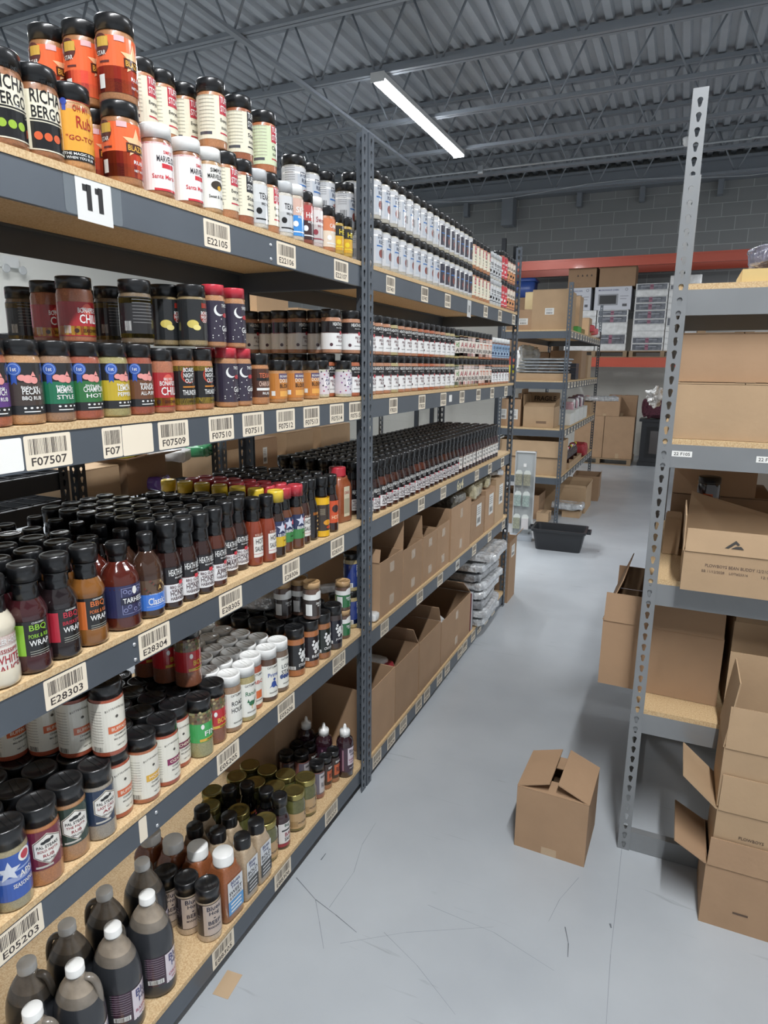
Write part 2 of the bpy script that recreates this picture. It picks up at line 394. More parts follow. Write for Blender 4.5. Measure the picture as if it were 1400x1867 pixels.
face_sticker(beamsA[3], cA, L1[3], 2, 845, '', .075, .052, mat=WHITE); face_sticker(beamsA[1], cA, L1[1], 262, 1527, '', .022, .055)
for px, py, tx in ((712, 523, 'E07401'), (774, 541, 'E07402'), (816, 553, 'E07403'), (885, 574, 'E07404'), (911, 582, 'E07405'), (936, 588, 'E07406')): face_sticker(beamsB[4], cB, L2[4], px, py, tx, .075, .055, px)
for px, py, tx in ((717, 743, 'F78201'), (769, 738, 'F78202'), (808, 733, 'F78203'), (842, 728, 'F78204'), (872, 722, 'F78205'), (897, 719, 'F78206'), (922, 717, 'F78207')): face_sticker(beamsB[3], cB, L2[3], px, py, tx, .075, .055, px)
face_sticker(beamsB[3], cB, L2[3], 821, 729, '', .04, .03, mat=WHITE)
for px, py, tx in ((721, 942, 'E54101'), (768, 918, 'E54102'), (808, 902, 'E54103'), (869, 872, 'E54104'), (893, 855, 'E54105'), (916, 843, 'E54106')): face_sticker(beamsB[2], cB, L2[2], px, py, tx, .075, .055, px)
for px, py, tx in ((701, 1147, 'E07601'), (765, 1097, 'E07602'), (802, 1064, 'E07603'), (864, 1010, 'E07604'), (892, 988, 'E07605'), (917, 968, 'E07606')): face_sticker(beamsB[1], cB, L2[1], px, py, tx, .075, .055, px)
for px, py in ((687, 1395), (713, 1362), (735, 1328), (763, 1290), (778, 1275), (801, 1245), (815, 1228), (838, 1200), (847, 1190), (862, 1172), (873, 1158), (886, 1145), (898, 1133)): face_sticker(beamsB[0], cB, L2[0], px, py, 'E876%02d' % (px % 97), .08, .055, px)
# hand-written crate marks and bay numbers
y, zz = onx(841, 885, XF); d = Decal(); d.text('6x4', 0, 0, .1, .05, M('#d9cfa8', .6), 1); mobj('marking', d.mesh('marking', plane_map((XF-.0058-cB[0], y-cB[1], L2[2]-.034), (0, 1, 0), (0, 0, 1))), beamsB[2])
y, zz = onx(836, 1034, XF); d = Decal(); d.rect(-.03, -.025, .03, .025, M('#c9c8c0', .6), 1); d.text('44', 0, 0, .045, .035, INK, 2); mobj('marking', d.mesh('marking', plane_map((XF-.0058-cB[0], y-cB[1], L2[1]-.034), (0, 1, 0), (0, 0, 1))), beamsB[1])
def bay_sign(beam, c, px, py, w, h, text, tape=True):
    y, z = onx(px, py, XF); d = Decal()
    if tape: d.rrect(-w*.8, -h*.42, w*.8, h*.42, M('#8e979d', .12, 0, 1, alpha=.45), .006, 1)
    d.rect(-w/2, -h/2, w/2, h/2, M('#d9dad8', .25, 0, .6), 3); 
    if text == '11':
        for k, u in enumerate((-.011, .013)): d.rect(u-.005, -.021, u+.005, .019, BLK, 5); d.rect(u-.013+.002*k, .008, u-.004, .018-.001*k, BLK, 5)
    else: d.text(text, 0, 0, w*.45, h*.45, BLK, 5)
    mobj('bay_number_sign', d.mesh('sign', plane_map((XF-.0055-c[0], y-c[1], z), (0, 1, -.02), (0, 0, 1))), beam)
bay_sign(beamsA[4], cA, 176, 362, .075, .078, '11'); bay_sign(beamsB[4], cB, 857, 563, .06, .075, '10', False)
for beam, c, lv, px, py in ((beamsA[2], cA, L1[2], 250, 1190), (beamsA[1], cA, L1[1], 290, 1500), (beamsA[4], cA, L1[4], 497, 455)):
    y, z = onx(px, py, XF)
    for dz in (-.018, -.05):
        b = MB(); b.lathe([(.0045, 0), (.0045, .001), (.002, .003)], M('#c8ccd0', .3, .8), 10); o = b.build('rivet', beam, (XF-.006-c[0], y-c[1], lv+dz), (0, PI/2, 0))

# right-hand rack: long side faces the camera
RX, RY = -.046, 2.0
def rack_y(name, label, x0, x1, y0, y1, levels, H, mat, bt=.015, bh=.066, front_posts=(0, 1), hback=None):
    t = thing(name, label, 'shelving rack', ((x0+x1)/2, (y0+y1)/2, 0)); cx, cy = (x0+x1)/2, (y0+y1)/2
    X0, X1, Y0, Y1 = x0-cx, x1-cx, y0-cy, y1-cy; out = []
    for (x, dx) in ((X0, 1), (X1, -1)):
        for (y, dy) in ((Y0, 1), (Y1, -1)): post(t, x, y, dx, dy, H if y == Y0 else (hback or H), mat)
    for z in levels:
        b = MB(); b.box(X0+.003, Y0+.004, z-bh, X1-.003, Y0+.006, z, mat); b.box(X0+.003, Y0+.006, z-.003, X1-.003, Y0+.03, z, mat); b.box(X0+.003, Y0+.006, z-bh, X1-.003, Y0+.016, z-bh+.002, mat); out.append(b.build('front_beam', t))
        b = MB(); b.box(X0+.003, Y1-.006, z-bh, X1-.003, Y1-.004, z, mat); b.box(X0+.003, Y1-.03, z-.003, X1-.003, Y1-.006, z, mat); b.build('back_beam', t)
        for x in (X0+.004, X1-.007): b = MB(); b.box(x, Y0+.008, z-bh, x+.003, Y1-.008, z, mat); b.build('side_beam', t)
        if z > .2: b = MB(); b.box(X0+.004, Y0+.004, z, X1-.004, Y1-.004, z+bt, BOARD); b.build('shelf_board', t)
    return t, out, (cx, cy)
LR = [.067, .489, .912, 1.325, 1.739]; ZR = [z+.0155 for z in LR]
rackR, beamsR, cR = rack_y('shelving_rack', 'light grey rack on the right with keyhole posts and half-empty carton shelves', RX, 1.75, RY, 2.84, LR, 2.225, STEEL_L)
def hand_tag(px, py, text, w, h):
    x, z = ony(px, py, RY); d = Decal(); d.rect(-w/2, -h/2, w/2, h/2, WHITE, 1); d.text(text, 0, 0, w*.8, h*.55, BLK, 2)
    mobj('hand_written_tag', d.mesh('tag', plane_map((x-cR[0], RY+.0035-cR[1], z), (1, 0, 0), (0, 0, 1))), beamsR[3])
hand_tag(1243, 828, '22 F105', .052, .016); hand_tag(1399, 839, '22 F106', .052, .017)

# ------------------------------------------------------------------ jars and bottles
TY = {}
BK = '#17181a'; WH = '#dfe0de'; CR_ = '#d9d4c0'
LIDS = {}
def lid_mesh(r, h, col, kind='shaker'):
    k = (round(r, 4), h, col, kind)
    if k in LIDS: return LIDS[k]
    mt = M(col, .3, 0, .3); b = MB()
    if kind == 'shaker':
        b.lathe([(r, 0), (r, h*.9), (r*.96, h), (r*.84, h), (r*.82, h-.0015), (0.0005, h-.0015)], mt, 28)
        b.box(-r*.8, -.0012, h-.0015, r*.8, -.0004, h-.0002, mt); b.box(-r*.8, r*.3, h-.0015, r*.8, r*.3+.0008, h-.0003, mt)
    elif kind == 'gold':
        b.lathe([(r, 0), (r*1.02, .002), (r, .005), (r*1.01, h-.004), (r*.99, h-.001), (r*.9, h), (r*.86, h-.0012), (r*.5, h-.0004), (.0005, h-.0004)], M(col, .25, .9), 28)
    elif kind == 'cap':
        b.lathe([(r, 0), (r, h*.85), (r*.93, h), (r*.7, h), (r*.66, h-.0008), (.0005, h-.0008)], mt, 20)
    elif kind == 'wide':
        b.lathe([(r*1.02, 0), (r*1.02, h*.15), (r, h*.2), (r, h*.9), (r*.93, h), (.0005, h)], mt, 28)
    elif kind == 'nozzle':
        b.lathe([(r, 0), (r, h*.42), (r*.85, h*.52), (r*.35, h*.6), (r*.3, h*.85), (r*.16, h), (.0005, h)], mt, 18)
    elif kind == 'wood':
        b.lathe([(r, 0), (r, h*.92), (r*.97, h), (r*.9, h), (r*.88, h-.001), (.0005, h-.001)], mt, 28)
        d = Decal(); d.text('SPICES', 0, 0, r*1.1, r*.26, M('#4a3524', .6), 1); me = d.mesh('x', plane_map((0, 0, h-.0009), (0, 1, 0), (-1, 0, 0)))
        n = len(b.v); b.v += [tuple(v.co) for v in me.vertices]; i = b.m(me.materials[0])
        for p in me.polygons: b.f.append([n+q for q in p.vertices]); b.mi.append(i); b.sm.append(False)
    LIDS[k] = b.mesh('lid'); return LIDS[k]
def add(name, kind, r, h, desc, cat, fill, lid, art, lk=None, lh=None, mat=None, label_part=None):
    """register a container type; art is a function filling a Decal (u, v in metres, centre at u=0)"""
    parts = []; fm = mat or (powder(fill) if kind in ('jar', 'square') else sauce(fill)); b = MB()
    lr = r
    if kind == 'jar':
        lh = lh or .026; q = h-lh
        b.lathe([(r-.004, 0), (r-.0005, .002), (r, .005), (r, q-.009), (r*.94, q-.002), (r*.93, q+.001)], fm, 28)
        parts.append(('jar_body', b.mesh('jar'), (0, 0, 0))); parts.append(('lid', lid_mesh(r*.975, lh, lid, lk or 'shaker'), (0, 0, q))); lr = r
    elif kind == 'mason':
        lh = .018; q = h-lh
        b.lathe([(r-.005, 0), (r, .006), (r, q-.022), (r*.88, q-.006), (r*.86, q+.001)], fm, 28)
        parts += [('jar_body', b.mesh('jar'), (0, 0, 0)), ('lid', lid_mesh(r*.93, lh, lid, 'gold'), (0, 0, q))]
    elif kind == 'bottle':
        # r body, black neck sleeve, flat cap
        ce = .82 if not lk else lk
        b.lathe([(r-.004, 0), (r-.0005, .003), (r, .007), (r, h*.50), (r*.96, h*.55), (r*.86, h*.61), (r*.74, h*.66), (r*.68, h*.72), (r*.6, h*.8)], fm, 24)
        parts.append(('bottle_body', b.mesh('bottle'), (0, 0, 0)))
        s = MB(); s.lathe([(r*.77, h*.66), (r*.71, h*.70), (r*.68, h*.77), (r*.70, h*.81), (r*ce*.97, h*.825), (r*ce*.97, h*.84)], M(BK, .25, 0, .6), 20)
        parts.append(('neck_sleeve', s.mesh('sleeve'), (0, 0, 0))); parts.append(('cap', lid_mesh(r*ce, h*.17, lid, 'cap'), (0, 0, h*.83)))
    elif kind == 'grooved':
        b.lathe([(r-.006, 0), (r-.001, .004), (r, .01), (r, h*.16), (r*.93, h*.19), (r*.93, h*.5), (r, h*.53), (r*.98, h*.57), (r*.85, h*.63), (r*.66, h*.69), (r*.6, h*.76), (r*.56, h*.84)], fm, 26); lr = r*.93
        parts.append(('bottle_body', b.mesh('bottle'), (0, 0, 0)))
        s = MB(); s.lathe([(r*.7, h*.66), (r*.63, h*.76), (r*.64, h*.82), (r*.74, h*.84)], M(BK, .25, 0, .6), 20)
        parts.append(('neck_sleeve', s.mesh('sleeve'), (0, 0, 0))); parts.append(('cap', lid_mesh(r*.77, h*.15, lid, 'cap'), (0, 0, h*.85)))
    elif kind == 'squat':
        b.lathe([(r-.006, 0), (r-.001, .004), (r, .009), (r*.97, h*.2), (r*.97, h*.42), (r, h*.5), (r*.95, h*.6), (r*.75, h*.7), (r*.5, h*.76), (r*.42, h*.82)], fm, 28); lr = r*.985
        parts.append(('bottle_body', b.mesh('bottle'), (0, 0, 0)))
        s = MB(); s.lathe([(r*.47, h*.75), (r*.46, h*.84), (r*.47, h*.87)], M(BK, .25, 0, .6), 20)
        parts.append(('neck_sleeve', s.mesh('sleeve'), (0, 0, 0))); parts.append(('cap', lid_mesh(r*.52, h*.14, lid, 'cap'), (0, 0, h*.86)))
    elif kind == 'squeeze':
        b.lathe([(r-.005, 0), (r, .006), (r, h*.66), (r*.9, h*.72), (r*.6, h*.76), (r*.5, h*.8)], fm, 24)
        parts += [('bottle_body', b.mesh('bottle'), (0, 0, 0)), ('nozzle_cap', lid_mesh(r*.62, h*.22, lid, 'nozzle'), (0, 0, h*.78))]
    elif kind == 'square':
        lh = .03; q = h-lh
        b.lathe([(r*.9, 0), (r, .006), (r, q*.74), (r*.92, q*.84), (r*.74, q*.93), (r*.68, q+.001)], fm, 40, sq=6)
        parts += [('jug_body', b.mesh('jug'), (0, 0, 0)), ('lid', lid_mesh(r*.74, lh, lid, 'wide'), (0, 0, q))]
    elif kind == 'jug':
        top = M('#8b8072', .3, 0, .5, .3, 30); neck = M('#6f685f', .3, 0, .5, .3, 30)
        b.lathe([(r*.9, 0), (r*.99, .006), (r, .015), (r, h*.14), (r*.985, h*.16), (r*.985, h*.46), (r, h*.48), (r*.985, h*.56), (r*.93, h*.64), (r*.83, h*.71, neck), (r*.66, h*.79, top), (r*.46, h*.86, top), (r*.35, h*.895, top), (r*.33, h*.93, top)], fm, 36)
        parts.append(('jug_body', b.mesh('jug'), (0, 0, 0)))
        s = MB(); P = []
        for k in range(19):
            t = k/18; P.append((r*(.30+.62*math.sin(PI*t*.58)), 0, h*(.875-.30*t*t+.03*math.sin(PI*t))))
        N_ = 10; base = len(s.v); i_ = s.m(neck)
        for k, p in enumerate(P):
            q0 = Vector(P[max(0, k-1)]); q1 = Vector(P[min(18, k+1)]); tg = (q1-q0).normalized(); nn = Vector((-tg.z, 0, tg.x))
            for j in range(N_):
                an = 2*PI*j/N_; s.v.append(tuple(Vector(p)+nn*(.0062*math.cos(an))+Vector((0, .0085*math.sin(an), 0))))
        for k in range(18):
            for j in range(N_): s.f.append([base+k*N_+j, base+k*N_+(j+1) % N_, base+(k+1)*N_+(j+1) % N_, base+(k+1)*N_+j]); s.mi.append(i_); s.sm.append(True)
        parts.append(('handle', s.mesh('handle'), (0, 0, 0))); parts.append(('cap', lid_mesh(.0180, .019, WH, 'wide'), (0, 0, h*.93)))
        lr = r*.985
    if art:
        d = Decal(); art(d, lr, h)
        if kind == 'square':
            me = d.mesh('label', plane_map((r+.0004, 0, 0), (0, 1, 0), (0, 0, 1)))
        else: me = d.mesh('label', cyl_map(lr+.0003), du=.006)
        parts.append(('label', me, (0, 0, 0)))
    TY[name] = dict(parts=parts, r=r, h=h, desc=desc, cat=cat)

PLACED = []
def put(ty, x, y, z, zone, row=0, rot=None, jit=.12, extra=None, group=None):
    T = TY[ty]; rz = (-.3 if rot is None else rot)+random.uniform(-jit, jit)
    o = thing(T['parts'][0][0].replace('_body', '') if T['cat'] != 'jar' else 'spice_jar', '', T['cat'], (x, y, z+.0004), rz)
    o.name = {'jar': 'spice_jar', 'sauce bottle': 'sauce_bottle', 'jug': 'sauce_jug', 'spice jug': 'spice_jug', 'pickle jar': 'pickle_jar', 'squeeze bottle': 'squeeze_bottle', 'canister': 'seasoning_canister'}.get(T['cat'], 'jar')
    for n, me, loc in T['parts']:
        c = mobj(n, me, o, loc)
        if T['cat'] == 'jug' and n != 'cap':      # oval jugs: wider across the shelf than along it
            if n == 'handle': c.rotation_euler.z = rot-rz; c.location = (0, 0, 0)
            else: c.scale = (1.15, .92, 1)
    if T['cat'] == 'jug':
        o.rotation_euler.z = jit*random.uniform(-1, 1)
        for c in o.children:
            if c.name.startswith('handle'): c.rotation_euler.z = rot
    PLACED.append([o, ty, zone, row, y, x, extra, group]); return o
ORD = ['', 'first', 'second', 'third', 'fourth', 'fifth', 'sixth', 'seventh', 'eighth', 'ninth', 'tenth', '11th', '12th', '13th', '14th', '15th', '16th', '17th', '18th', '19th', '20th', '21st', '22nd', '23rd', '24th', '25th', '26th', '27th', '28th', '29th', '30th', '31st', '32nd', '33rd', '34th', '35th', '36th']
def rowname(r): return 'front row' if r == 0 else ORD[r+1]+' row'
def settle():
    """nudge neighbours apart so that nothing stands inside anything else"""
    G_ = {}
    for p in PLACED: G_.setdefault((p[2].split()[-1], round(p[0].location.z, 2), p[0].location.y < 1.935), []).append(p)
    for key, L in G_.items():
        if not key[2] or L[0][0].location.x > -.5: continue
        P = [[p[0].location.x, p[0].location.y, TY[p[1]]['r']*(1.0 if TY[p[1]]['cat'] != 'spice jug' else 1.06)+.0004] for p in L]; n = len(P)
        jug = [TY[p[1]]['cat'] == 'jug' for p in L]
        for it in range(90):
            mv = False
            for i in range(n):
                a = P[i]
                for j in range(i+1, n):
                    b = P[j]; dx = b[0]-a[0]; dy = b[1]-a[1]; s_ = (a[2]+b[2])*.965
                    if abs(dx) > s_ or abs(dy) > s_: continue
                    d = math.hypot(dx, dy) or 1e-5
                    if jug[i] and jug[j]: continue
                    if d < s_-1e-4:
                        e = (s_-d)/2/d; a[0] -= dx*e; a[1] -= dy*e; b[0] += dx*e; b[1] += dy*e; mv = True
            for q in P:
                q[0] = min(q[0], XF-.004-q[2]); q[0] = max(q[0], XB+.006+q[2]); q[1] = min(q[1], 1.922-q[2])
                if key[1] < .2 and q[1]+q[2] > 1.66 and q[0]-q[2] < -1.142: q[0] = -1.142+q[2]
            if not mv: break
        for p, q in zip(L, P): p[0].location.x, p[0].location.y = q[0], q[1]; p[4] = q[1]; p[5] = q[0]
def finish_labels():
    byk = {}
    for p in PLACED: byk.setdefault((p[1], p[2]), []).append(p)
    for (ty, zone), L in byk.items():
        d = TY[ty]['desc']
        def cut(tail):
            w = d.split()[:16-len(tail.split())]
            while w[-1].rstrip(',') in ('and', 'with', 'over', 'on', 'of', 'a', 'the', 'under', 'large') or (w[-1].endswith(',') and len(w) > 5): w.pop()
            return ' '.join(w).rstrip(',')+', '+tail
        if len(L) == 1: L[0][0]['label'] = cut(zone); continue
        rows = {}
        for p in L: rows.setdefault(p[3], []).append(p)
        for r, Q in rows.items():
            Q.sort(key=lambda p: p[4])
            for i, p in enumerate(Q):
                pos = rowname(r) if len(Q) == 1 else '%s, %s from left' % (rowname(r), ORD[i+1])
                p[0]['label'] = cut('%s, %s' % (zone, pos)); p[0]['group'] = '%ss on %s' % (TY[ty]['cat'], zone)


def I(h): return ink(h)
def band(d, r, v0, v1, col, a=1.0):
    u = r*PI*a; d.rect(-u, v0, u, v1, I(col), 1)
# --- art for each kind (u is metres round the jar, centred on the face)
def A_richa(c2):
    def f(d, r, h):
        band(d, r, .01, h-.038, CR_, .8); k = I(BK)
        d.rect(-.024, .012, .03, .05, k, 2); d.text('RICHA', .003, .086, .048, .019, k); d.text('BERGO', .003, .064, .048, .017, k); d.text('BIT AND', .006, .106, .02, .006, k)
        for i, u in enumerate((-.014, 0, .014)): d.disc(u, .03, .006, I(c2), 4)
        d.rect(-.024, .052, .03, .054, k, 3)
        for i in range(9): d.rect(-.05, .1-.007*i, -.03, .102-.007*i, I('#b5ae98'), 2)
        d.bars(-.042, .022, .012, .016, k, 8)
    return f
def A_gospel(d, r, h):
    band(d, r, .02, h-.04, '#d69a3c', .75); d.rect(-.03, .012, .03, .026, I(BK), 2); d.text('THE MAGIC IS IN', 0, .022, .05, .004, I(WH)); d.text('WHEN YOU RUB', 0, .016, .044, .004, I(WH))
    d.disc(-.02, .098, .005, I('#3c4fa0'), 3); d.rect(-.023, .085, -.017, .095, I('#3c4fa0'), 2)
    d.text('OH MY', .006, .09, .026, .01, I('#9c2d20')); d.text('"GO-TO"', .004, .046, .048, .008, I('#9c2d20')); d.text('Rub', .01, .07, .026, .018, I('#9c2d20')); d.rect(-.014, .1, .026, .101, I('#9c2d20'), 2)
def A_blaze(d, r, h):
    band(d, r, .014, h-.036, '#e0673c', .92); band(d, r, .014, .035, '#7a2430', .92); band(d, r, .03, .055, '#d8413c', .92)
    d.items = [(V, F, mt, l) for V, F, mt, l in d.items]
    d.disc(-.045, h-.05, .016, I('#59302a'), 3, e=1.1); d.rect(-.052, .085, -.03, .1, I('#caa54a'), 4); d.rect(-.02, .094, -.003, .103, I('#d9b0b4'), 4)
    d.star(.014, .07, .026, I('#e6b98e'), 4); d.rect(-.006, .055, .034, .07, I('#4a2d22'), 5); d.text('BLAZIN', .014, .0625, .034, .009, I('#d8a648'), 6); d.text('STAR', -.044, .075, .018, .007, I(WH), 4)
    d.rect(-.052, .02, -.04, .042, I(WH), 4); d.rect(-.048, .06, -.03, .063, I('#5c2e2c'), 4); d.text('RUB', .016, .04, .02, .006, I(WH), 4); d.text('NET WT', .016, .026, .02, .004, I(WH), 4)
def A_marv(d, r, h):
    band(d, r, .01, h-.034, '#e3dedd', 1); band(d, r, h-.037, h-.034, '#c23a46', 1); d.text('SIMPLY', .01, .078, .02, .006, I('#c0323c')); d.text('MARVELOUS', .01, .066, .046, .011, I('#2c2a30')); d.rect(-.004, .05, .022, .058, I('#c0323c'), 2); d.text('Santa Maria', .0, .035, .046, .008, I('#c0323c')); d.rect(-.02, .01, .03, .014, I('#c0323c'), 2)
def A_simp(d, r, h):
    band(d, r, .01, h-.034, '#d9d8d2', 1); d.text('SIMPLY', .0, .084, .03, .008, I(BK)); d.text('MARVELOUS', .0, .072, .042, .009, I(BK)); d.disc(0, .055, .015, I('#3a332c'), 2, e=.6); d.disc(.004, .05, .005, I('#d0a030'), 3); d.text('Sweet & Spicy', 0, .032, .04, .008, I(BK))
def A_tuffy(c, word, bgc=CR_):
    def f(d, r, h):
        band(d, r, .018, h-.034, bgc, .98); R = I(c)
        d.rect(-.002, .068, .03, .104, R, 2); d.text('TUFFY', .014, .096, .028, .012, I(WH), 4); d.text('STONE', .014, .079, .028, .012, I(WH), 4); d.text(word, .014, .056, .03, .009, I(BK)); d.text('SEASONING', .014, .042, .026, .005, I(BK)); d.rect(-.002, .03, .03, .033, R, 2)
        for i in range(10): d.rect(-.048, .1-.007*i, -.014, .1015-.007*i, I('#a5a293'), 2)
        d.rect(-.048, .026, -.02, .032, I('#4a4a52'), 2)
    return f
def A_white(c):
    def f(d, r, h):
        band(d, r, .014, h-.032, '#bfc1c4', 1); d.rect(-.012, .022, .04, h-.05, I(c), 2); d.bars(-.03, .05, .024, .026, I(BK), 14); d.rect(-.06, h-.05, .06, h-.045, I('#e9e9e8'), 2)
        d.disc(.012, .045, .011, I('#7b3a32'), 3, e=1.2); d.disc(.024, .055, .007, I('#a8826a'), 4); d.text('STEAK', .012, .096, .032, .012, I('#1d2b48'), 4); d.text('RUB', .012, .08, .022, .011, I('#1d2b48'), 4); d.rect(-.008, .066, .034, .07, I('#3a6aa8'), 4)
        for i in range(7): d.rect(-.05, .116-.006*i, -.02, .118-.006*i, I('#8f9194'), 2)
    return f
def A_split(c1, c2, w, tc=WH, ty=.06):
    def f(d, r, h):
        band(d, r, .012, h*.45, c2, 1); band(d, r, h*.45, h-.034, c1, 1); d.text(w, .006, h*.55, .034, .014, I(tc)); d.text('BBQ RUB', .006, h*.42, .024, .006, I(tc)); d.disc(-.012, h*.3, .007, I(tc), 3); d.rect(-.02, .02, .03, .023, I(tc), 3)
    return f
def pig(d, u, v, s):
    p = I('#d78f8a')
    d.disc(u, v, .008*s, p, 5, e=.8); d.disc(u-.009*s, v+.002*s, .006*s, p, 5, e=.8); d.disc(u+.009*s, v-.002*s, .006*s, p, 6, e=.9); d.poly([(u+.004*s, v+.005*s), (u+.008*s, v+.012*s), (u+.012*s, v+.004*s)], p, 6)
def A_pigs(c, l1, l2):
    def f(d, r, h):
        band(d, r, .016, h-.036, '#26272a', .97); d.rect(-PI*r*.97, .03, PI*r*.97, .066, I(c), 2)
        w = I(WH)
        d.disc(-.015, h-.046, .0105, I('#3a5ba8'), 3); d.disc(-.015, h-.046, .0085, I('#8fa8d8'), 4); d.disc(-.015, h-.046, .0075, I('#3a5ba8'), 5); d.text('1st', -.015, h-.046, .008, .006, w, 7); d.poly([(-.02, h-.056), (-.012, h-.056), (-.012, h-.07), (-.016, h-.066), (-.02, h-.07)], I('#2f4f9e'), 3)
        pig(d, .004, h-.061, 1); d.text('little pig', .006, h-.074, .026, .005, w, 4)
        d.text(l1, .008, .052, .028 if len(l1) < 8 else .038, .0095, w, 5)
        if l2: d.text(l2, .008, .041, .03, .007, w, 5)
        for i in range(4): d.disc(-.004+.009*i, .026, .0022, w, 4, e=.7)
        d.rect(-.006, .0195, .02, .021, w, 3); d.rect(-.06, .02, -.054, .034, I(WH), 4)
    return f
def A_bona(d, r, h):
    band(d, r, .012, h-.045, '#a02a2f', 1); band(d, r, .014, .03, '#d3b23b', 1); w = I(WH)
    d.disc(.004, h-.058, .010, I('#c8584c'), 2); d.text('BBQ HOLE', .004, h-.058, .02, .006, w, 4); d.text('BONAFIDE', .004, .058, .036, .009, w); d.text('CHILI', .006, .043, .036, .016, w); d.text('SEASONING', .008, .022, .03, .006, I('#3a1c14'), 3); d.disc(-.018, .022, .004, I('#3a1c14'), 3)
    d.bars(-.034, .024, .014, .014, w, 8, 3)
def A_night(d, r, h):
    band(d, r, .013, h-.036, '#1d1c1e', 1); band(d, r, h-.046, h-.036, '#d3b23b', 1); band(d, r, .013, .026, '#d3b23b', 1); w = I(WH)
    d.disc(.004, .073, .017, I('#a33a2c'), 2); d.disc(.006, .074, .0155, I('#1d1c1e'), 3); d.text('BOARS', .004, .084, .024, .009, w, 5); d.text('NIGHT', .004, .073, .024, .009, w, 5); d.text('OUT', .004, .062, .018, .009, w, 5); d.text('THUNDER', .006, .038, .034, .010, w, 5); d.text('WITH BITE', .01, .0195, .018, .004, I(BK), 5); d.rect(-.01, .048, .02, .051, I('#c07a30'), 4)
def A_night2(d, r, h):
    band(d, r, .013, h-.03, '#26282a', 1); w = I(WH); d.disc(.014, .06, .012, I('#8c2b22'), 2); d.text('BOARS', .014, .068, .02, .007, w, 5); d.text('NIGHT', .014, .06, .02, .007, w, 5); d.text('OUT', .014, .052, .014, .007, w, 5); d.disc(-.014, .045, .012, I('#c8b660'), 3, e=.7); d.disc(-.006, .038, .008, I('#d8ca80'), 4, e=.7); d.rect(.006, .078, .024, .088, I('#8c2b22'), 3)
def A_stripe(d, r, h):
    band(d, r, .012, h-.032, '#242426', 1); band(d, r, .012, .02, '#c8a83a', 1); band(d, r, h-.044, h-.034, '#c8a83a', 1)
    for i in range(8): d.rect(-.02, .04+.006*i, .02, .0415+.006*i, I('#6c6c6c'), 2)
    d.bars(-.03, .034, .014, .018, I(WH), 8, 3)
def A_moon(d, r, h):
    band(d, r, .012, h-.034, '#35303f', 1); w = I(WH); d.disc(-.004, .078, .012, w, 2); d.disc(0, .081, .0115, I('#35303f'), 3); d.text('TWISTED', .012, .088, .02, .007, w, 4); d.disc(.012, .068, .008, I('#a33038'), 4, e=.6); d.text('Gold', .012, .04, .022, .012, w, 4)
    for i in range(12): d.disc(-.02+(i*7 % 11)*.004, .02+(i*5 % 9)*.005, .0012, w, 3)
def A_chain(d, r, h):
    band(d, r, .018, h-.036, '#4a2f25', 1); d.text('TEXAS', .004, .07, .034, .012, I('#c86a4a')); d.text('CHAIN SAW', .004, .05, .036, .012, I('#d8b8a8')); d.rect(-.02, .034, .026, .04, I(WH), 2); d.rect(-.02, .058, .028, .064, I(BK), 2); d.text('RUB', .004, .027, .02, .006, I(WH))
def A_bloom(d, r, h):
    band(d, r, .01, h-.034, '#b9793c', 1); d.text('DOUBLE', .006, .056, .036, .010, I('#e8dcc8'), 5); d.text('BLOOM', .006, .043, .036, .010, I('#2a1c14'), 5); d.rect(-.014, .06, .02, .074, I('#5a4a66'), 3); d.rect(-.012, .016, .028, .03, I('#d9a050'), 3); d.rect(-.034, .018, -.024, .03, I(WH), 3); d.text('BIG KAHUNA', .004, .067, .03, .006, I(WH), 5)
def A_ante(d, r, h):
    band(d, r, .01, h-.034, '#c9c3cb', 1)
    for i in range(26): d.disc(-.03+(i*13 % 29)*.0024, .016+(i*7 % 17)*.004, .0026, I(('#7d4a86', '#2c2630', '#a8435c')[i % 3]), 2, 6)
    d.rect(-.012, .034, .02, .058, I('#e4e2e4'), 4); d.text('ANTE', .004, .052, .026, .009, I('#2a2a6a'), 6); d.text('UP', .004, .041, .018, .009, I('#2a2a6a'), 6)
def A_heathjar(c='#cfcfce'):
    def f(d, r, h):
        band(d, r, .012, .062, '#dcdcdb', 1); band(d, r, .062, h-.036, '#201d1f', 1); band(d, r, .060, .063, '#7e2230', 1); w = I(WH)
        d.text('HEATH RILES', .004, h-.044, .046, .010, w); d.text('BBQ & GRILLING', .006, h-.055, .028, .003, w); d.rect(.004, .056, .014, .066, I('#a8323e'), 4); d.text('PECAN', .008, .048, .03, .008, I('#5a2430'), 4); d.text('RUB', .008, .037, .018, .008, I('#5a2430'), 4); d.disc(-.024, .026, .005, I('#4a3038'), 3); d.rect(-.01, .022, .026, .025, I('#9a9a9a'), 2)
    return f
def A_ap(c, w1, w2):
    def f(d, r, h):
        band(d, r, .012, h-.03, '#d9d2c8', 1); band(d, r, h-.048, h-.03, c, 1); band(d, r, .012, .026, c, .4); d.text('KILLER HOGS', .004, h-.04, .04, .007, I(WH), 4); d.text(w1, .004, .062, .03, .022, I(c), 4); d.text(w2, .004, .038, .036, .018, I('#3a2a2a'), 4)
    return f
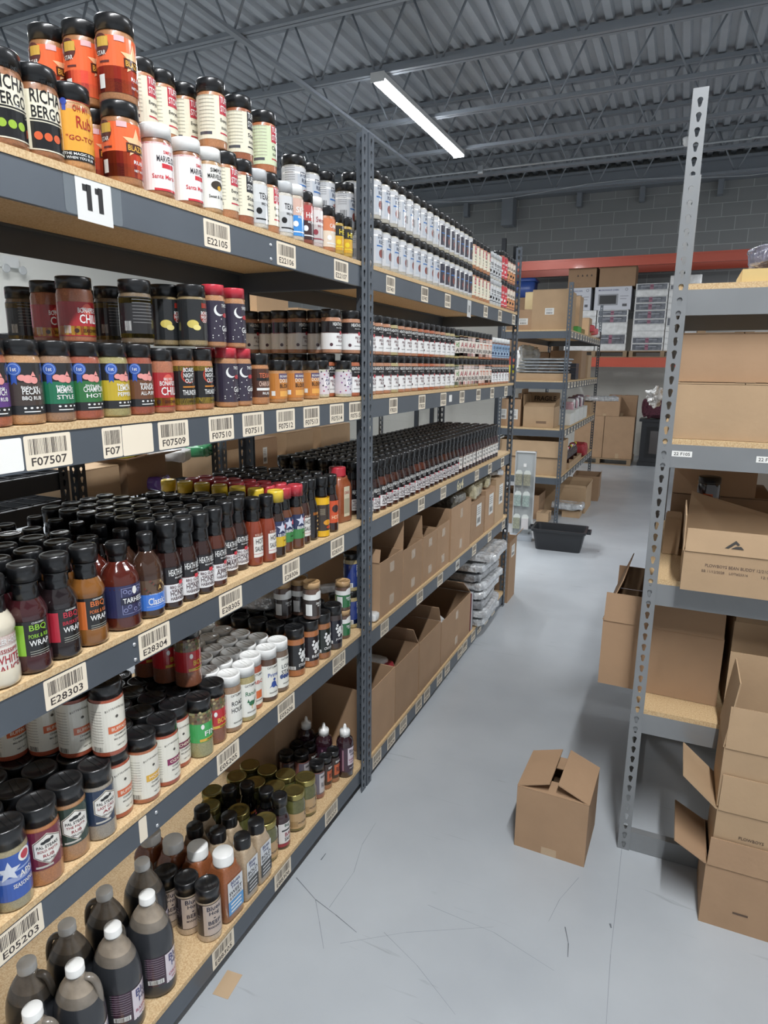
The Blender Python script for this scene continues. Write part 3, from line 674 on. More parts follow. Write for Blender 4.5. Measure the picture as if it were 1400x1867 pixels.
def A_glaze(tx='HONEY', dark=False):
    def f(d, r, h):
        w = I(WH); band(d, r, h*.30, h*.50, '#1c191c', 1); band(d, r, h*.085, h*.30, '#dad9d9', 1); band(d, r, h*.296, h*.306, '#a03040', 1)
        d.text('HEATH RILES', .004, h*.435, .042, .014, w); d.text('BBQ & GRILLING', .008, h*.37, .026, .004, w); d.rect(.004, h*.285, .015, h*.33, I('#c8424c'), 4); d.text('BBQ GLAZE', .002, h*.262, .036, .007, I('#4a2028')); d.text('BROWN SUGAR', .002, h*.228, .03, .004, I('#5a3a40')); d.text(tx, .002, h*.19, .036, .012, I('#3a1c24')); d.text('HABANERO', .002, h*.13, .036, .008, I('#3a1c24'))
        d.rect(-.03, h*.1, -.024, h*.28, I('#b9b7b7'), 2)
    return f
def A_wrap(c, w):
    def f(d, r, h):
        band(d, r, .02*h/.18+.012, h*.5, '#1a191a', .8); d.rect(-.045, .034, -.016, .088, I(c), 2); C = I(c)
        d.text('BBQ', .006, .081, .028, .012, C, 4); d.text(w, .006, .067, .032, .007, C, 4); d.text('WRAP', .006, .055, .032, .010, I(WH), 4); d.text('CHICKEN', .006, .090, .02, .003, I(WH), 4)
        for i in range(3): d.rect(-.01, .04-.004*i, .022, .0412-.004*i, I('#9a9a90'), 4)
    return f
def A_ms(d, r, h):
    band(d, r, .012, .088, '#d8d4cc', .95); band(d, r, .07, .088, '#a8323a', .95); R = I('#9c2a34'); d.text('KILLER HOGS', .004, .079, .042, .009, I(WH), 4); d.text('MISSISSIPPI', .004, .063, .038, .007, R, 4); d.text('WHITE', .004, .049, .042, .014, R, 4); d.text('SAUCE', .004, .033, .042, .012, R, 4); d.disc(.004, .019, .007, I(BK), 4, e=.7)
def A_tar(d, r, h):
    band(d, r, .028, .092, '#2c2e52', .75); b = I('#8e93bc')
    d.rect(-.014, .034, .034, .0348, b, 3); d.rect(-.014, .086, .034, .0868, b, 3); d.rect(-.014, .034, -.0132, .0868, b, 3); d.rect(.033, .034, .034, .0868, b, 3)
    for u, v in ((-.008, .042), (.0, .048), (.012, .041), (.024, .046), (-.007, .08), (.002, .077), (.022, .078), (.029, .081)): d.disc(u, v, .004, b, 3); d.disc(u, v, .0028, I('#2c2e52'), 4)
    d.disc(.012, .08, .005, I(WH), 4, e=1.6); d.rect(-.016, .054, .036, .069, I('#1b1c34'), 5); d.text('TARHEEL', .010, .0615, .044, .010, I(WH), 7)
def A_mel(d, r, h):
    band(d, r, .018, .052, '#3f74c8', .9); band(d, r, .052, .082, '#5a4636', .9); w = I('#b8cdf0'); d.text('Classic', .004, .037, .036, .015, I(WH)); d.text('holiday cook', .004, .052, .03, .004, w); d.rect(-.018, .026, .026, .0268, w, 3)
    for i in range(16): d.disc(-.03+(i*11 % 23)*.0028, .056+(i*5 % 9)*.003, .0028, I(('#8a6a4a', '#3a3226', '#a89468', '#6a3a30')[i % 4]), 3, 6)
    d.rect(.004, .058, .018, .072, I('#3a2418'), 4); d.text('A', .011, .065, .008, .010, I('#c8a868'), 6)
def A_kill(d, r, h):
    d.rect(-.014, .024, .022, .078, I('#d8d6d0'), 1); d.text('KILLER', .004, .083, .026, .006, I('#d0b8a8')); d.text('HOT', .004, .066, .024, .014, I('#3a3436')); d.text('SAUCE', .004, .046, .028, .013, I('#3a3436')); d.rect(-.014, .032, .022, .033, I('#b03a38'), 2)
def A_rib(c, w1):
    def f(d, r, h):
        band(d, r, .03, .10, '#2c3454', .9); d.rect(-.05, .03, .05, .058, I(c), 2); d.star(0, .082, .017, I('#c2c8d8'), 3); d.disc(.016, .084, .007, I('#c23a40'), 3); d.text(w1, .004, .062, .034, .008, I(WH), 5); d.text('SAUCE', .012, .046, .018, .004, I(BK), 5)
    return f
def A_dark(c='#c8a060'):
    def f(d, r, h):
        band(d, r, .02, .095, '#232022', .9)
        for i in range(5): d.disc(.006+.004*(i % 2), .034+.012*i, .004, I(c), 3, e=.8)
        d.text('BBQ', .0, .08, .02, .01, I('#b8702c'), 4)
    return f
def A_yel(d, r, h):
    band(d, r, 0.002, .02, '#d8a820', 1); band(d, r, .02, .1, '#3c322c', 1); band(d, r, .1, .12, '#e2b022', 1); d.disc(.004, .045, .014, I('#d0902a'), 3, e=.6); d.disc(.01, .03, .01, I('#b8442a'), 3, e=.5)
    for i in range(5): d.rect(-.02, .07+.004*i, -.004, .0712+.004*i, I('#a89a80'), 3)
def A_or(d, r, h):
    band(d, r, .03, .1, '#c8502a', 1); d.disc(0, .075, .012, I('#3a2a2a'), 3); d.text('HOT', 0, .048, .026, .012, I('#e8c8a0'))
def A_ced(c, w):
    def f(d, r, h):
        d.rect(-.014, .02, .016, .12, I('#cfc5ac'), 1); d.text(w, 0, .1, .022, .01, I('#a03030')); d.rect(-.012, .03, .014, .08, I(c), 2)
    return f
def A_buff(c, w):
    def f(d, r, h):
        band(d, r, .012, h-.034, '#d8d5c9', .98); k = I('#4a4640')
        t = '3 BUTTS & HOG'
        for i, ch in enumerate('BUTTSANDBONES'): u = -.014+.0034*i; d.text(ch, u, h-.052+.004*math.sin(PI*i/12), .0024, .004, k, 3)
        d.disc(.006, h-.066, .003, k, 3); d.rect(-.012, .05, .034, .065, I(c), 3); d.text(w, .012, .058, .036, .007, I('#e8d8c4'), 5); d.text('CHAMPION', .012, .045, .028, .004, k); d.text('BBQ SEASONING', .012, .036, .03, .004, k); d.text('NET WT', .012, .022, .018, .003, k)
        for i in range(12): d.rect(-.046, .098-.006*i, -.022, .0992-.006*i, I('#a5a298'), 2)
        d.bars(-.034, .018, .02, .01, k, 12, 2)
    return f
def A_steak(c, w1, w2):
    def f(d, r, h):
        band(d, r, .034, h-.042, c, .95); P = [(-.024, .06), (0, .042), (.026, .06), (.026, .088), (0, .104), (-.024, .088)]; Q = [(x*.9+.0001, .073+(y-.073)*.9) for x, y in P]
        d.poly(P, I('#c8bfb0'), 2); d.poly([(x*.94, .073+(y-.073)*.94) for x, y in P], I(BK), 3); d.poly(Q, I('#dcd9d2'), 4); k = I(BK)
        d.disc(0, .089, .006, k, 6, e=.6); d.disc(-.007, .087, .004, k, 6, e=.7); d.disc(.008, .091, .003, k, 6); d.text('PAL STEAKS', 0, .079, .036, .006, k, 6); d.text(w1, 0, .07, .034, .006, I('#8c2630'), 6); d.text(w2, 0, .061, .018, .006, I('#8c2630'), 6); d.text('GRILLING', 0, .053, .02, .004, k, 6); d.rect(-.022, .038, .006, .042, I('#b8b4ac'), 4)
    return f
def A_aps(d, r, h):
    band(d, r, .022, h-.045, '#2f52a0', .98); d.rect(-.06, .075, .06, .078, I('#8ea2cc'), 2); d.star(-.012, .078, .02, I('#c9ced8'), 3); d.rect(-.03, .056, .034, .066, I('#8b98c0'), 2); d.disc(.016, .098, .012, I(WH), 4); d.disc(.016, .098, .008, I('#b03040'), 5); d.text('APS', .014, .066, .022, .012, I(WH), 5); d.text('SEASONING', .010, .048, .036, .008, I(WH), 5)
def A_old(d, r, h):
    band(d, r, .03, h-.04, '#4a4636', .98); band(d, r, .03, .045, BK, .98); d.disc(.01, .08, .018, I('#b8ae84'), 3, e=.9); d.text('TEXAS', 0, .105, .03, .009, I('#d0c8a0')); d.text('SEASONING', 0, .0375, .034, .006, I('#c8c8b8'), 4)
def A_bol(c, w, bc):
    def f(d, r, h):
        d.rect(-PI*r*.9, .04, PI*r*.9, h*.6, I(c), 1); band(d, r, h*.6, h-.036, '#6a5a44', .9)
        for i in range(22): d.disc(-.034+(i*13 % 31)*.0022, h*.62+(i*7 % 11)*.0026, .0036, I(('#8a7a4a', '#5a3a2a', '#4a5a3a', '#a89a70')[i % 4]), 3, 6)
        d.text(w, .01, .062, .036, .013, I(bc), 5); d.rect(-.02, .042, .04, .049, I('#c8a23c'), 3); d.disc(-.012, .08, .004, I(WH), 5, e=1.6); d.text('PREMIUM RUB', .012, .0455, .03, .004, I('#3a2418'), 5)
    return f
def A_cattle(w1, w2, c, pic):
    def f(d, r, h):
        band(d, r, .014, h-.044, '#dcdcd4', .96); d.text("CATTLEMAN'S", .004, h-.05, .036, .006, I('#38383c')); d.text(w1, .004, .078, .034, .012, I(c)); 
        if w2: d.text(w2, .004, .06, .036, .013, I(c))
        if pic == 'bird': d.disc(.004, .05, .009, I(c), 3, e=.8); d.poly([(.006, .05), (.018, .066), (.012, .046)], I(c), 3); d.poly([(-.002, .052), (-.006, .064), (-.010, .054)], I(c), 3); d.rect(.003, .034, .005, .046, I('#c8a03a'), 3)
        if pic == 'man': d.disc(.004, .05, .008, I(c), 3, e=1.2); d.disc(.006, .064, .004, I(c), 3); d.poly([(-.01, .04), (.0, .054), (.002, .048)], I(c), 3); d.poly([(.008, .044), (.02, .034), (.012, .05)], I(c), 3)
        if pic == 'box': d.rect(-.006, .032, .014, .054, I('#d06a3a'), 3)
        if pic == 'herd': [d.disc(-.014+.009*i, .048, .005, I('#3a4a7a'), 3, e=1.3) for i in range(5)]
        d.text('SEASONING', .004, .026, .028, .004, I('#4a4a4a'))
    return f
def A_splash(c, w):
    def f(d, r, h):
        band(d, r, .022, h-.048, c, 1); w_ = I(WH)
        for x, y, q in ((.004, .07, .008), (-.004, .062, .005), (.010, .058, .006), (-.009, .074, .004), (.0, .05, .005), (.014, .078, .004), (-.006, .084, .004)): d.disc(x, y, q, w_, 3, e=1.2)
        d.text(w, .004, .036, .034, .009, w_, 5); d.rect(-.042, .024, -.022, .034, I(WH), 3); d.bars(-.032, .029, .016, .008, I(BK), 8, 4)
    return f
def A_green(c):
    def f(d, r, h):
        band(d, r, .012, h*.55, c, 1); band(d, r, h*.55, h*.7, WH, 1); d.disc(.006, h*.7, .014, I(WH), 1, e=.6); d.text('SMOKE', .006, h*.45, .028, .007, I(WH)); d.text('RUB', .006, h*.38, .016, .006, I(WH)); d.rect(-.04, .014, -.02, .05, I(WH), 2)
    return f
def A_blue(d, r, h):
    band(d, r, .016, h-.036, '#27397a', 1); band(d, r, .016, .032, '#3560b8', 1); d.text('FIRE', .01, .085, .02, .02, I(WH)); d.text('FLY', .01, .062, .018, .018, I(WH)); d.rect(-.036, .016, -.014, .032, I(WH), 3); d.bars(-.025, .024, .018, .012, I('#6a5a3a'), 10, 4)
def A_hogjug(c):
    def f(d, r, h):
        d.rect(-.056, .030, .054, .112, I('#3a2434'), 1); d.rect(-.016, .032, .050, .110, I('#d6cdd4'), 2); d.text('Blues', .018, .096, .05, .019, I('#2e3270'), 5); d.text('Hog', .018, .075, .036, .02, I('#2e3270'), 5); d.text(c, .018, .053, .056, .008, I('#a23a5a'), 5); d.text('BBQ SAUCE', .018, .041, .04, .005, I('#a23a5a'), 5)
        for i in range(9): d.rect(-.06, .108-.006*i, -.02, .1095-.006*i, I('#8a7886'), 3)
        d.rect(-.056, .04, -.022, .052, I(WH), 3); d.bars(-.039, .046, .03, .01, I(BK), 16, 4)
    return f
def A_hog(d, r, h):
    d.rect(-.046, .02, .046, .112, I('#2c2628'), 1); d.rect(-.02, .022, .036, .110, I('#b8a89c'), 2); k = I('#22263e'); d.text('Blues', .008, .1, .036, .013, k, 5); d.text('Hog', .008, .084, .026, .013, k, 5); d.text('BEEF', .008, .058, .032, .011, k, 5); d.text('MARINADE', .008, .044, .034, .006, k, 5); d.disc(.008, .07, .003, k, 4, e=.5)
    d.text('BEEF', -.036, .07, .016, .02, I('#6a6262'), 3)
def A_sq(c, w1, c2):
    def f(d, r, h):
        q = r*.78; d.rect(-q, .024, q, .122, I('#cfd3d6'), 1); d.rect(-q, .024, q, .064, I(c2), 2); d.text('Blues', 0, .114, q*1.2, .011, I('#34386e'), 4); d.text('Hog', 0, .101, q*.9, .011, I('#34386e'), 4); d.text(w1, 0, .086, q*1.7, .011, I('#2a2a30'), 4); d.text('& SAVORY' if c == 's' else 'BEEFY', 0, .0725, q*1.6, .008, I('#2a2a30'), 4)
        for i in range(3): d.rect(-q*.7, .056-.011*i, q*.7, .051-.011*i, I('#e0e4e4' if c2 != '#222224' else '#b8b8b8'), 4)
    return f
def A_kraft(d, r, h):
    d.rect(-.055, .014, .03, .066, I('#b3946a'), 1); d.disc(.014, .055, .0075, I('#3a2c22'), 3, e=1.2); d.disc(.014, .055, .0045, I('#b3946a'), 4); d.text('PICKLES', -.004, .032, .03, .006, I('#3a2c22'), 3); d.rect(-.05, .02, -.02, .04, I('#9c8058'), 2)
def A_sqz(c):
    def f(d, r, h):
        d.rect(-.05, .024, .03, .118, I(c), 1); d.rect(-.014, .05, .03, .116, I('#cfc3cc'), 2); d.text('Blues', .008, .103, .032, .013, I('#1f2236'), 5); d.text('Hog', .008, .088, .024, .013, I('#1f2236'), 5); d.text('RASPBERRY', .008, .07, .036, .007, I('#8c3450'), 5); d.text('CHIPOTLE', .008, .06, .034, .006, I('#8c3450'), 5); d.text('BBQ SAUCE', .008, .038, .03, .005, I(WH), 5); d.rect(-.034, .03, -.028, .11, I('#8a6478'), 3)
    return f
def A_rubbox(c, w):
    def f(d, r, h):
        d.rect(-.03, .018, .03, .096, I(c), 1); d.rect(-.012, .022, .024, .092, I('#b9b4b6'), 2) if c == '#6a6470' else d.rect(-.012, .03, .024, .07, I('#b8562c'), 2); d.text(w, .006, .08, .026, .009, I(WH if c != '#6a6470' else '#2a2a30'), 4); d.text('RUB', .006, .05, .02, .018, I(BK), 4)
    return f
def A_bar(d, r, h):
    band(d, r, .01, .022, '#8c2438', .9); d.rect(-.03, .02, .03, .088, I('#d6d2d0'), 1); d.text('Big R', .004, .08, .03, .012, I('#2e5a48'), 4); d.text('BAR', .004, .05, .03, .013, I('#8c2438'), 4); d.text('SAUCE', .004, .034, .032, .012, I(BK), 4); d.rect(-.02, .062, .026, .067, I(BK), 3)

J = 'jar'
add('richa_g', 'jar', .0325, .132, 'black-lidded cream seasoning jar with green spots', J, '#8a5c3c', BK, A_richa('#8fae3c'))
add('richa_o', 'jar', .0325, .132, 'black-lidded cream seasoning jar with orange spots', J, '#8a5c3c', BK, A_richa('#c85a34'))
add('gospel', 'jar', .032, .128, 'golden yellow label seasoning jar with black lid', J, '#b08050', BK, A_gospel)
add('blaze', 'jar', .0335, .138, 'orange-red star label rub jar with black lid', J, '#9a6a44', BK, A_blaze)
add('marv', 'jar', .0305, .128, 'white-lidded seasoning jar with white and red label', J, '#8a5a3c', WH, A_marv)
add('simp', 'jar', .0275, .128, 'white-lidded slim jar with black lettering', J, '#a88660', WH, A_simp)
add('tuffy_r', 'jar', .0305, .136, 'black-lidded rub jar with red block lettering', J, '#a4714c', BK, A_tuffy('#b23644', 'Everyday'))
add('tuffy_k', 'jar', .0305, .136, 'black-lidded rub jar with black block lettering', J, '#8f5234', BK, A_tuffy('#26262c', 'Steak'))
add('tuffy_g', 'jar', .0305, .136, 'black-lidded rub jar with pale green label', J, '#a46440', BK, A_tuffy('#b23644', 'Classic', '#c5cfae'))
add('clear_w', 'jar', .0275, .130, 'pale grey-labelled shaker with black lettering', J, '#b8b4aa', '#b9bcbe', A_split('#c8cacb', '#b9bcbe', 'TEXAS', BK))
add('blue_w', 'jar', .026, .135, 'bright blue label shaker with white lid', J, '#b8aa98', WH, A_split('#c8a89a', '#3f86c8', 'SPG'))
add('darkred', 'jar', .0265, .130, 'dark red label shaker with black lid', J, '#7c4030', BK, A_split('#a84a48', '#3a2628', 'HOT'))
add('silv', 'jar', .026, .128, 'silver-white shaker with curly lettering', J, '#b8a8a4', WH, A_split('#d0ccca', '#b8b0ae', 'Sweet', '#8a3a44'))
add('orange_s', 'jar', .030, .120, 'orange and white label jar with black lid', J, '#a8704c', BK, A_split('#c87a54', '#d6c6b2', 'CAJUN'))
add('yellow_s', 'jar', .022, .112, 'small black and yellow label shaker', J, '#a88a3c', BK, A_split('#2a2824', '#c89a30', 'HEY', '#d8c030'))
add('tallw', 'jar', .034, .147, 'tall white seasoning canister with black lid', 'canister', '#a8a498', BK, A_white('#b2b8c0'))
add('tallb', 'jar', .032, .147, 'tall white canister with dark steak picture and black lid', 'canister', '#a8a290', BK, A_white('#3c3a44'))
add('tallw_s', 'jar', .034, .146, 'tall grey-white canister with barcode', 'canister', '#a8a498', BK, A_white('#b2b8c0'))
add('redcan', 'jar', .032, .150, 'tall red label canister with black lid', 'canister', '#8a4a34', BK, A_split('#b8343c', '#c8404a', 'HOG'))
add('mixcan', 'jar', .030, .145, 'white and orange label canister with black lid', 'canister', '#8a5a44', BK, A_split('#d6c8b8', '#c88a5a', 'RUB', BK))
for n, c, l1, l2, fl, ds in (('pecan', '#3f3632', 'PECAN', 'BBQ RUB', '#a8805a', 'brown'), ('memphis', '#1f6a4c', 'MEMPHIS', 'STYLE', '#8f7058', 'teal'), ('champ', '#2f6a3c', 'CHAMPION', 'HOT', '#94503c', 'green'), ('lemon', '#b49c2e', 'LEMON', 'PEPPER', '#948a5c', 'mustard yellow'), ('kansas', '#63402c', 'KANSAS', 'ALL-PURP', '#8c4a38', 'chestnut'), ('purp', '#5a3a7a', 'TOUCH', 'BBQ RUB', '#9c5a40', 'purple')):
    add(n, 'jar', .0325 if n in ('pecan', 'lemon', 'champ') else .029, .132, 'black-lidded rub jar with %s label and blue rosette' % ds, J, fl, BK, A_pigs(c, l1, l2), lh=.024)
add('bona', 'jar', .0265, .124, 'black-lidded chili seasoning jar with red and yellow label', J, '#9c6248', BK, A_bona, lh=.022)
add('bona_big', 'jar', .032, .118, 'big red and yellow chili seasoning jar', J, '#9c6248', BK, A_bona, lh=.022)
add('night', 'jar', .0275, .128, 'black-lidded rub jar with black and yellow label', J, '#a8704c', BK, A_night, lh=.024)
add('night2', 'jar', .030, .125, 'black-lidded dark popcorn seasoning jar', J, '#8c7a58', BK, A_night2, lh=.024)
add('stripe', 'jar', .031, .120, 'dark jar with gold bands and black lid', J, '#70604c', BK, A_stripe, lh=.024)
add('moon', 'jar', .0255, .132, 'red-lidded dark jar with white crescent', J, '#a87a56', '#b83240', A_moon, lh=.022)
add('chain', 'jar', .027, .122, 'black-lidded brown and orange rub jar', J, '#a8744c', BK, A_chain)
add('bloom', 'jar', .0265, .108, 'short orange-brown label rub jar with black lid', J, '#a87a50', BK, A_bloom)
add('ante', 'jar', .0265, .110, 'short pale jar with speckled purple label', J, '#b4b4a4', BK, A_ante)
for n, fl, ds in (('hj1', '#a8785c', 'pink-brown'), ('hj2', '#a89a70', 'pale'), ('hj3', '#a05a3c', 'orange')):
    add(n, 'jar', .0315, .130, 'rub jar with %s contents, black over white label' % ds, J, fl, BK, A_heathjar(), lh=.024)
add('ap_g', 'jar', .031, .128, 'rub jar with green label', J, '#a0905c', BK, A_ap('#4c8a34', 'HOT', 'AP'))
add('ap_r', 'jar', .031, .130, 'rub jar with big red letters on cream', J, '#a08a64', BK, A_ap('#9c2f3c', 'AP', 'RUB'))
add('ap_o', 'jar', .030, .130, 'rub jar with red and orange label', J, '#a0603c', BK, A_ap('#c2552a', 'TX', 'RUB'))
add('bluej', 'jar', .032, .118, 'white-lidded jar with pale blue label', J, '#704838', WH, A_split('#7f9cb8', '#8ba3bb', 'GRIND', '#2b3c5c'))
add('glaze_h', 'bottle', .0268, .186, 'sauce bottle, black over white honey label', 'sauce bottle', '#2a1512', BK, A_glaze('HONEY'))
add('glaze_a', 'bottle', .0268, .186, 'sauce bottle, black over white apple label', 'sauce bottle', '#4a2216', BK, A_glaze('APPLE'))
add('glaze_m', 'bottle', .0268, .186, 'sauce bottle, black over white maple label', 'sauce bottle', '#3a1a10', BK, A_glaze('MAPLE'))
add('redlab', 'bottle', .0268, .186, 'sauce bottle with tall red and white label', 'sauce bottle', '#2a1214', BK, A_kill)
add('wrap_g', 'grooved', .0312, .187, 'dark sauce bottle with lime green and black label', 'sauce bottle', '#38161a', BK, A_wrap('#86b83a', 'PORK & RIB'))
add('wrap_r', 'grooved', .0312, .187, 'dark sauce bottle with crimson and black label', 'sauce bottle', '#1c1416', BK, A_wrap('#b02c3c', 'BRISKET'))
add('wrap_o', 'grooved', .0312, .187, 'amber sauce bottle with orange and black label', 'sauce bottle', '#7a4e22', BK, A_wrap('#c86a34', 'PORK & RIB'))
add('msw', 'grooved', .0312, .182, 'creamy white sauce bottle with red lettering', 'sauce bottle', '#c9c1ae', BK, A_ms)
add('tar', 'squat', .0385, .172, 'broad-shouldered red-brown sauce bottle with navy label', 'sauce bottle', '#4c1c14', BK, A_tar)
add('mel', 'squat', .031, .176, 'brown sauce bottle with bright blue script label', 'sauce bottle', '#3c281e', BK, A_mel)
add('kill', 'bottle', .0235, .178, 'orange-red hot sauce bottle with white box label', 'sauce bottle', '#7c3420', BK, A_kill)
add('rib_y', 'bottle', .0250, .182, 'yellow-capped bottle with white star on yellow and navy label', 'sauce bottle', '#2c1c16', '#d6b83a', A_rib('#c8a62c', 'RIB CANDY'), lk=.88)
add('rib_r', 'bottle', .0250, .182, 'red-capped bottle with white star on green and navy label', 'sauce bottle', '#5c3420', '#b0343e', A_rib('#3c7c44', 'BIRD'), lk=.88)
add('darkb', 'bottle', .0235, .184, 'slim dark sauce bottle with small tan pictures', 'sauce bottle', '#181214', BK, A_dark())
add('paleb', 'bottle', .0235, .184, 'dark sauce bottle with pale label', 'sauce bottle', '#38201a', BK, A_kill)
add('yelb', 'bottle', .0255, .184, 'dark bottle with yellow collar and yellow base', 'sauce bottle', '#c8961c', BK, A_yel)
add('orb', 'bottle', .0245, .180, 'dark bottle with bright orange label', 'sauce bottle', '#2c1412', BK, A_or)
add('redspice', 'square', .038, .182, 'large square tub of red spice with red lid', 'spice jug', '#8c4a2c', '#a82c38', A_ced('#a8a088', 'CRAB'))
for n, c, w, fl, ds in (('bo', '#c8623a', 'BUFFALO', '#9c4c34', 'orange'), ('by', '#d0a238', 'HONEY', '#a06040', 'yellow'), ('bp', '#7c2450', 'OZARK', '#9c4c34', 'plum'), ('br', '#6c2440', 'CHERRY', '#9c4a38', 'burgundy')):
    add(n, 'jar', .0325, .150, 'black-lidded jar, off-white label with %s strip' % ds, J, fl, BK, A_buff(c, w), lh=.028)
add('bold', 'jar', .0325, .152, 'rub jar with maroon label and white hexagon', J, '#a0683e', BK, A_steak('#6a2030', 'BOLD FAJITA', 'RUB'), lh=.034)
add('faj', 'jar', .0325, .152, 'rub jar with dark green label and white hexagon', J, '#9c7450', BK, A_steak('#26382e', 'THE FAJITA', 'RUB'), lh=.034)
add('lastc', 'jar', .031, .150, 'rub jar with navy label and white hexagon', J, '#8c8478', BK, A_steak('#26344c', 'LAST CALL', 'AP'), lh=.034)
add('aps', 'jar', .0315, .152, 'blue label seasoning jar with white star', J, '#948a6c', BK, A_aps, lh=.034)
add('old', 'jar', .031, .150, 'seasoning jar with olive and black label', J, '#b8ac94', BK, A_old, lh=.03)
add('bol', 'jar', .031, .152, 'rub jar with red and gold label below herbs picture', J, '#7a4a34', BK, A_bol('#b0262c', 'BOLD', '#d8b040'), lh=.03)
add('fin', 'jar', .030, .146, 'seasoning jar with bright green label', J, '#8c8a64', BK, A_bol('#3a9a50', "FIN'", WH), lh=.03)
for n, w1, w2, c, pc, fl, ds in (('ca1', 'ROAD', 'HOUSE', '#26262a', '', '#8c7058', 'large black roadhouse lettering'), ('ca2', 'Ranch', '', '#2c6a48', 'bird', '#9c9064', 'green rooster'), ('ca3', 'BBQ', '', '#b8442c', 'box', '#9c4c34', 'orange square'), ('ca4', 'Prime', '', '#2c4a94', 'man', '#50382c', 'blue rider'), ('ca5', 'LONE', 'STAR', '#28303c', 'herd', '#6a584a', 'dark cattle herd')):
    add(n, 'jar', .0295, .150, 'white-lidded jar with %s' % ds, J, fl, WH, A_cattle(w1, w2, c, pc), lh=.026)
for n, c, w, fl, ds in (('sp1', '#1c1c1e', 'STEAKS', '#a0643c', 'grey-tinged'), ('sp2', '#221a1e', 'BEEF', '#a0643c', 'wine-tinged'), ('sp3', '#1c241e', 'CRANK', '#94603c', 'green-tinged'), ('sp4', '#1a1a26', 'JOLLY', '#3c3434', 'indigo-tinged')):
    add(n, 'jar', .031, .148, 'black rub jar with white splash, %s label' % ds, J, fl, BK, A_splash(c, w), lh=.03)
add('tan_g', 'jar', .026, .100, 'tan-lidded jar with green and white label', J, '#5c463c', '#b8966c', A_green('#2c6a40'), lk='wood', lh=.018)
add('tan_r', 'jar', .026, .100, 'tan-lidded jar with crimson and white label', J, '#5c463c', '#b8966c', A_green('#94303c'), lk='wood', lh=.018)
add('tan_s', 'jar', .027, .115, 'tan-lidded jar seen from above among black lids', J, '#5c463c', '#b8966c', A_green('#3a3230'), lk='wood', lh=.018)
add('bluefly', 'jar', .027, .135, 'navy blue label jar with white lettering and dark lid', J, '#a8986c', BK, A_blue, lh=.022)
for n, c, ds in (('jug_r', 'RASPBERRY', 'dark sauce jug with raspberry label'), ('jug_o', 'ORIGINAL', 'dark sauce jug with barcode and original label')):
    add(n, 'jug', .0485, .242, ds, 'jug', '#303034', WH, A_hogjug(c), mat=M('#303236', .32, 0, .4))
add('jug_p', 'jug', .0485, .242, 'dark gallon sauce jug with plain near side', 'jug', '#303034', WH, None, mat=M('#303236', .32, 0, .4))
add('hog', 'jar', .0315, .150, 'black-lidded shaker of pale marinade powder', J, '#b8a48c', BK, A_hog, lh=.034)
add('sq_w', 'square', .0365, .186, 'square tub of brown rub with round white lid', 'spice jug', '#8a5232', WH, A_sq('s', 'SWEET', '#4a90c8'))
add('sq_k', 'square', .0305, .182, 'square tub of tan powder with round black lid', 'spice jug', '#a8957c', BK, A_sq('b', 'BOLD', '#222224'))
add('pickle', 'mason', .0345, .128, 'glass pickle jar with gold lid', 'pickle jar', '#5c5c34', '#b0a468', A_kraft, mat=M('#5c5c34', .1, 0, .9, .3, 45))
add('sqz', 'squeeze', .030, .196, 'dark squeeze bottle with white nozzle', 'squeeze bottle', '#2c161e', WH, A_sqz('#3c2434'))
add('rb1', 'jar', .026, .125, 'small shaker with grey label and black lid', J, '#8a5a50', BK, A_rubbox('#6a6470', 'BBQ'), lh=.026)
add('rb2', 'jar', .023, .118, 'small shaker with rust-orange label and black lid', J, '#94684c', BK, A_rubbox('#33241e', 'BBQ'), lh=.026)
add('smoked', 'bottle', .028, .165, 'short dark sauce bottle with pink label', 'sauce bottle', '#20161a', BK, A_dark('#b84a5c'))
add('bar', 'bottle', .0285, .170, 'sauce bottle with white bar sauce label', 'sauce bottle', '#2c161a', BK, A_bar)
add('bigjar', 'jar', .033, .10, 'dark glass jar with black lid and orange lettering', J, '#241818', BK, lambda d, r, h: (d.rect(-.014, .02, .014, .05, I('#b0522c'), 1), d.text('CHERRY', 0, .043, .02, .007, I('#2c1410'), 2), d.text('JAM', 0, .032, .016, .008, I('#2c1410'), 2)), lk='wide', lh=.02, mat=sauce('#241818'))

# ------------------------------------------------------------------ stock on the near bay
def front(ty, px, py, z, zone, rows=1, gap=.001, row0=0, rot=None, back=None, pitch=None, x=None):
    T = TY[ty]; X = (XF-.004-gap-T['r']) if x is None else x
    y, _ = onx(px, py, X)
    for k in range(rows):
        xx = X-k*(pitch or (2*T['r']+.002))
        if xx-T['r'] < XB+.004: break
        put(back if (back and k) else ty, xx+random.uniform(-.001, .001)*(k > 0), y+random.uniform(-.0015, .0015)*(k > 0), z, zone, row0+k, rot)
    return y
TOP = Z1[4]; zn = 'top shelf of nearest rack'
for ty, px, py, rows in (('richa_g', 6, 180, 1), ('richa_o', 66, 205, 1), ('gospel', 128, 230, 1), ('blaze', 222, 268, 1), ('marv', 286, 308, 1), ('marv', 340, 318, 1), ('simp', 382, 328, 1),
        ('tuffy_r', 413, 340, 1), ('tuffy_k', 441, 355, 1), ('clear_w', 468, 366, 1), ('tuffy_r', 490, 373, 1), ('clear_w', 513, 382, 1), ('blue_w', 531, 392, 1), ('darkred', 550, 402, 1), ('silv', 570, 408, 1),
        ('orange_s', 592, 418, 1), ('yellow_s', 613, 426, 1), ('yellow_s', 629, 431, 1)): front(ty, px, py, TOP, zn, rows)
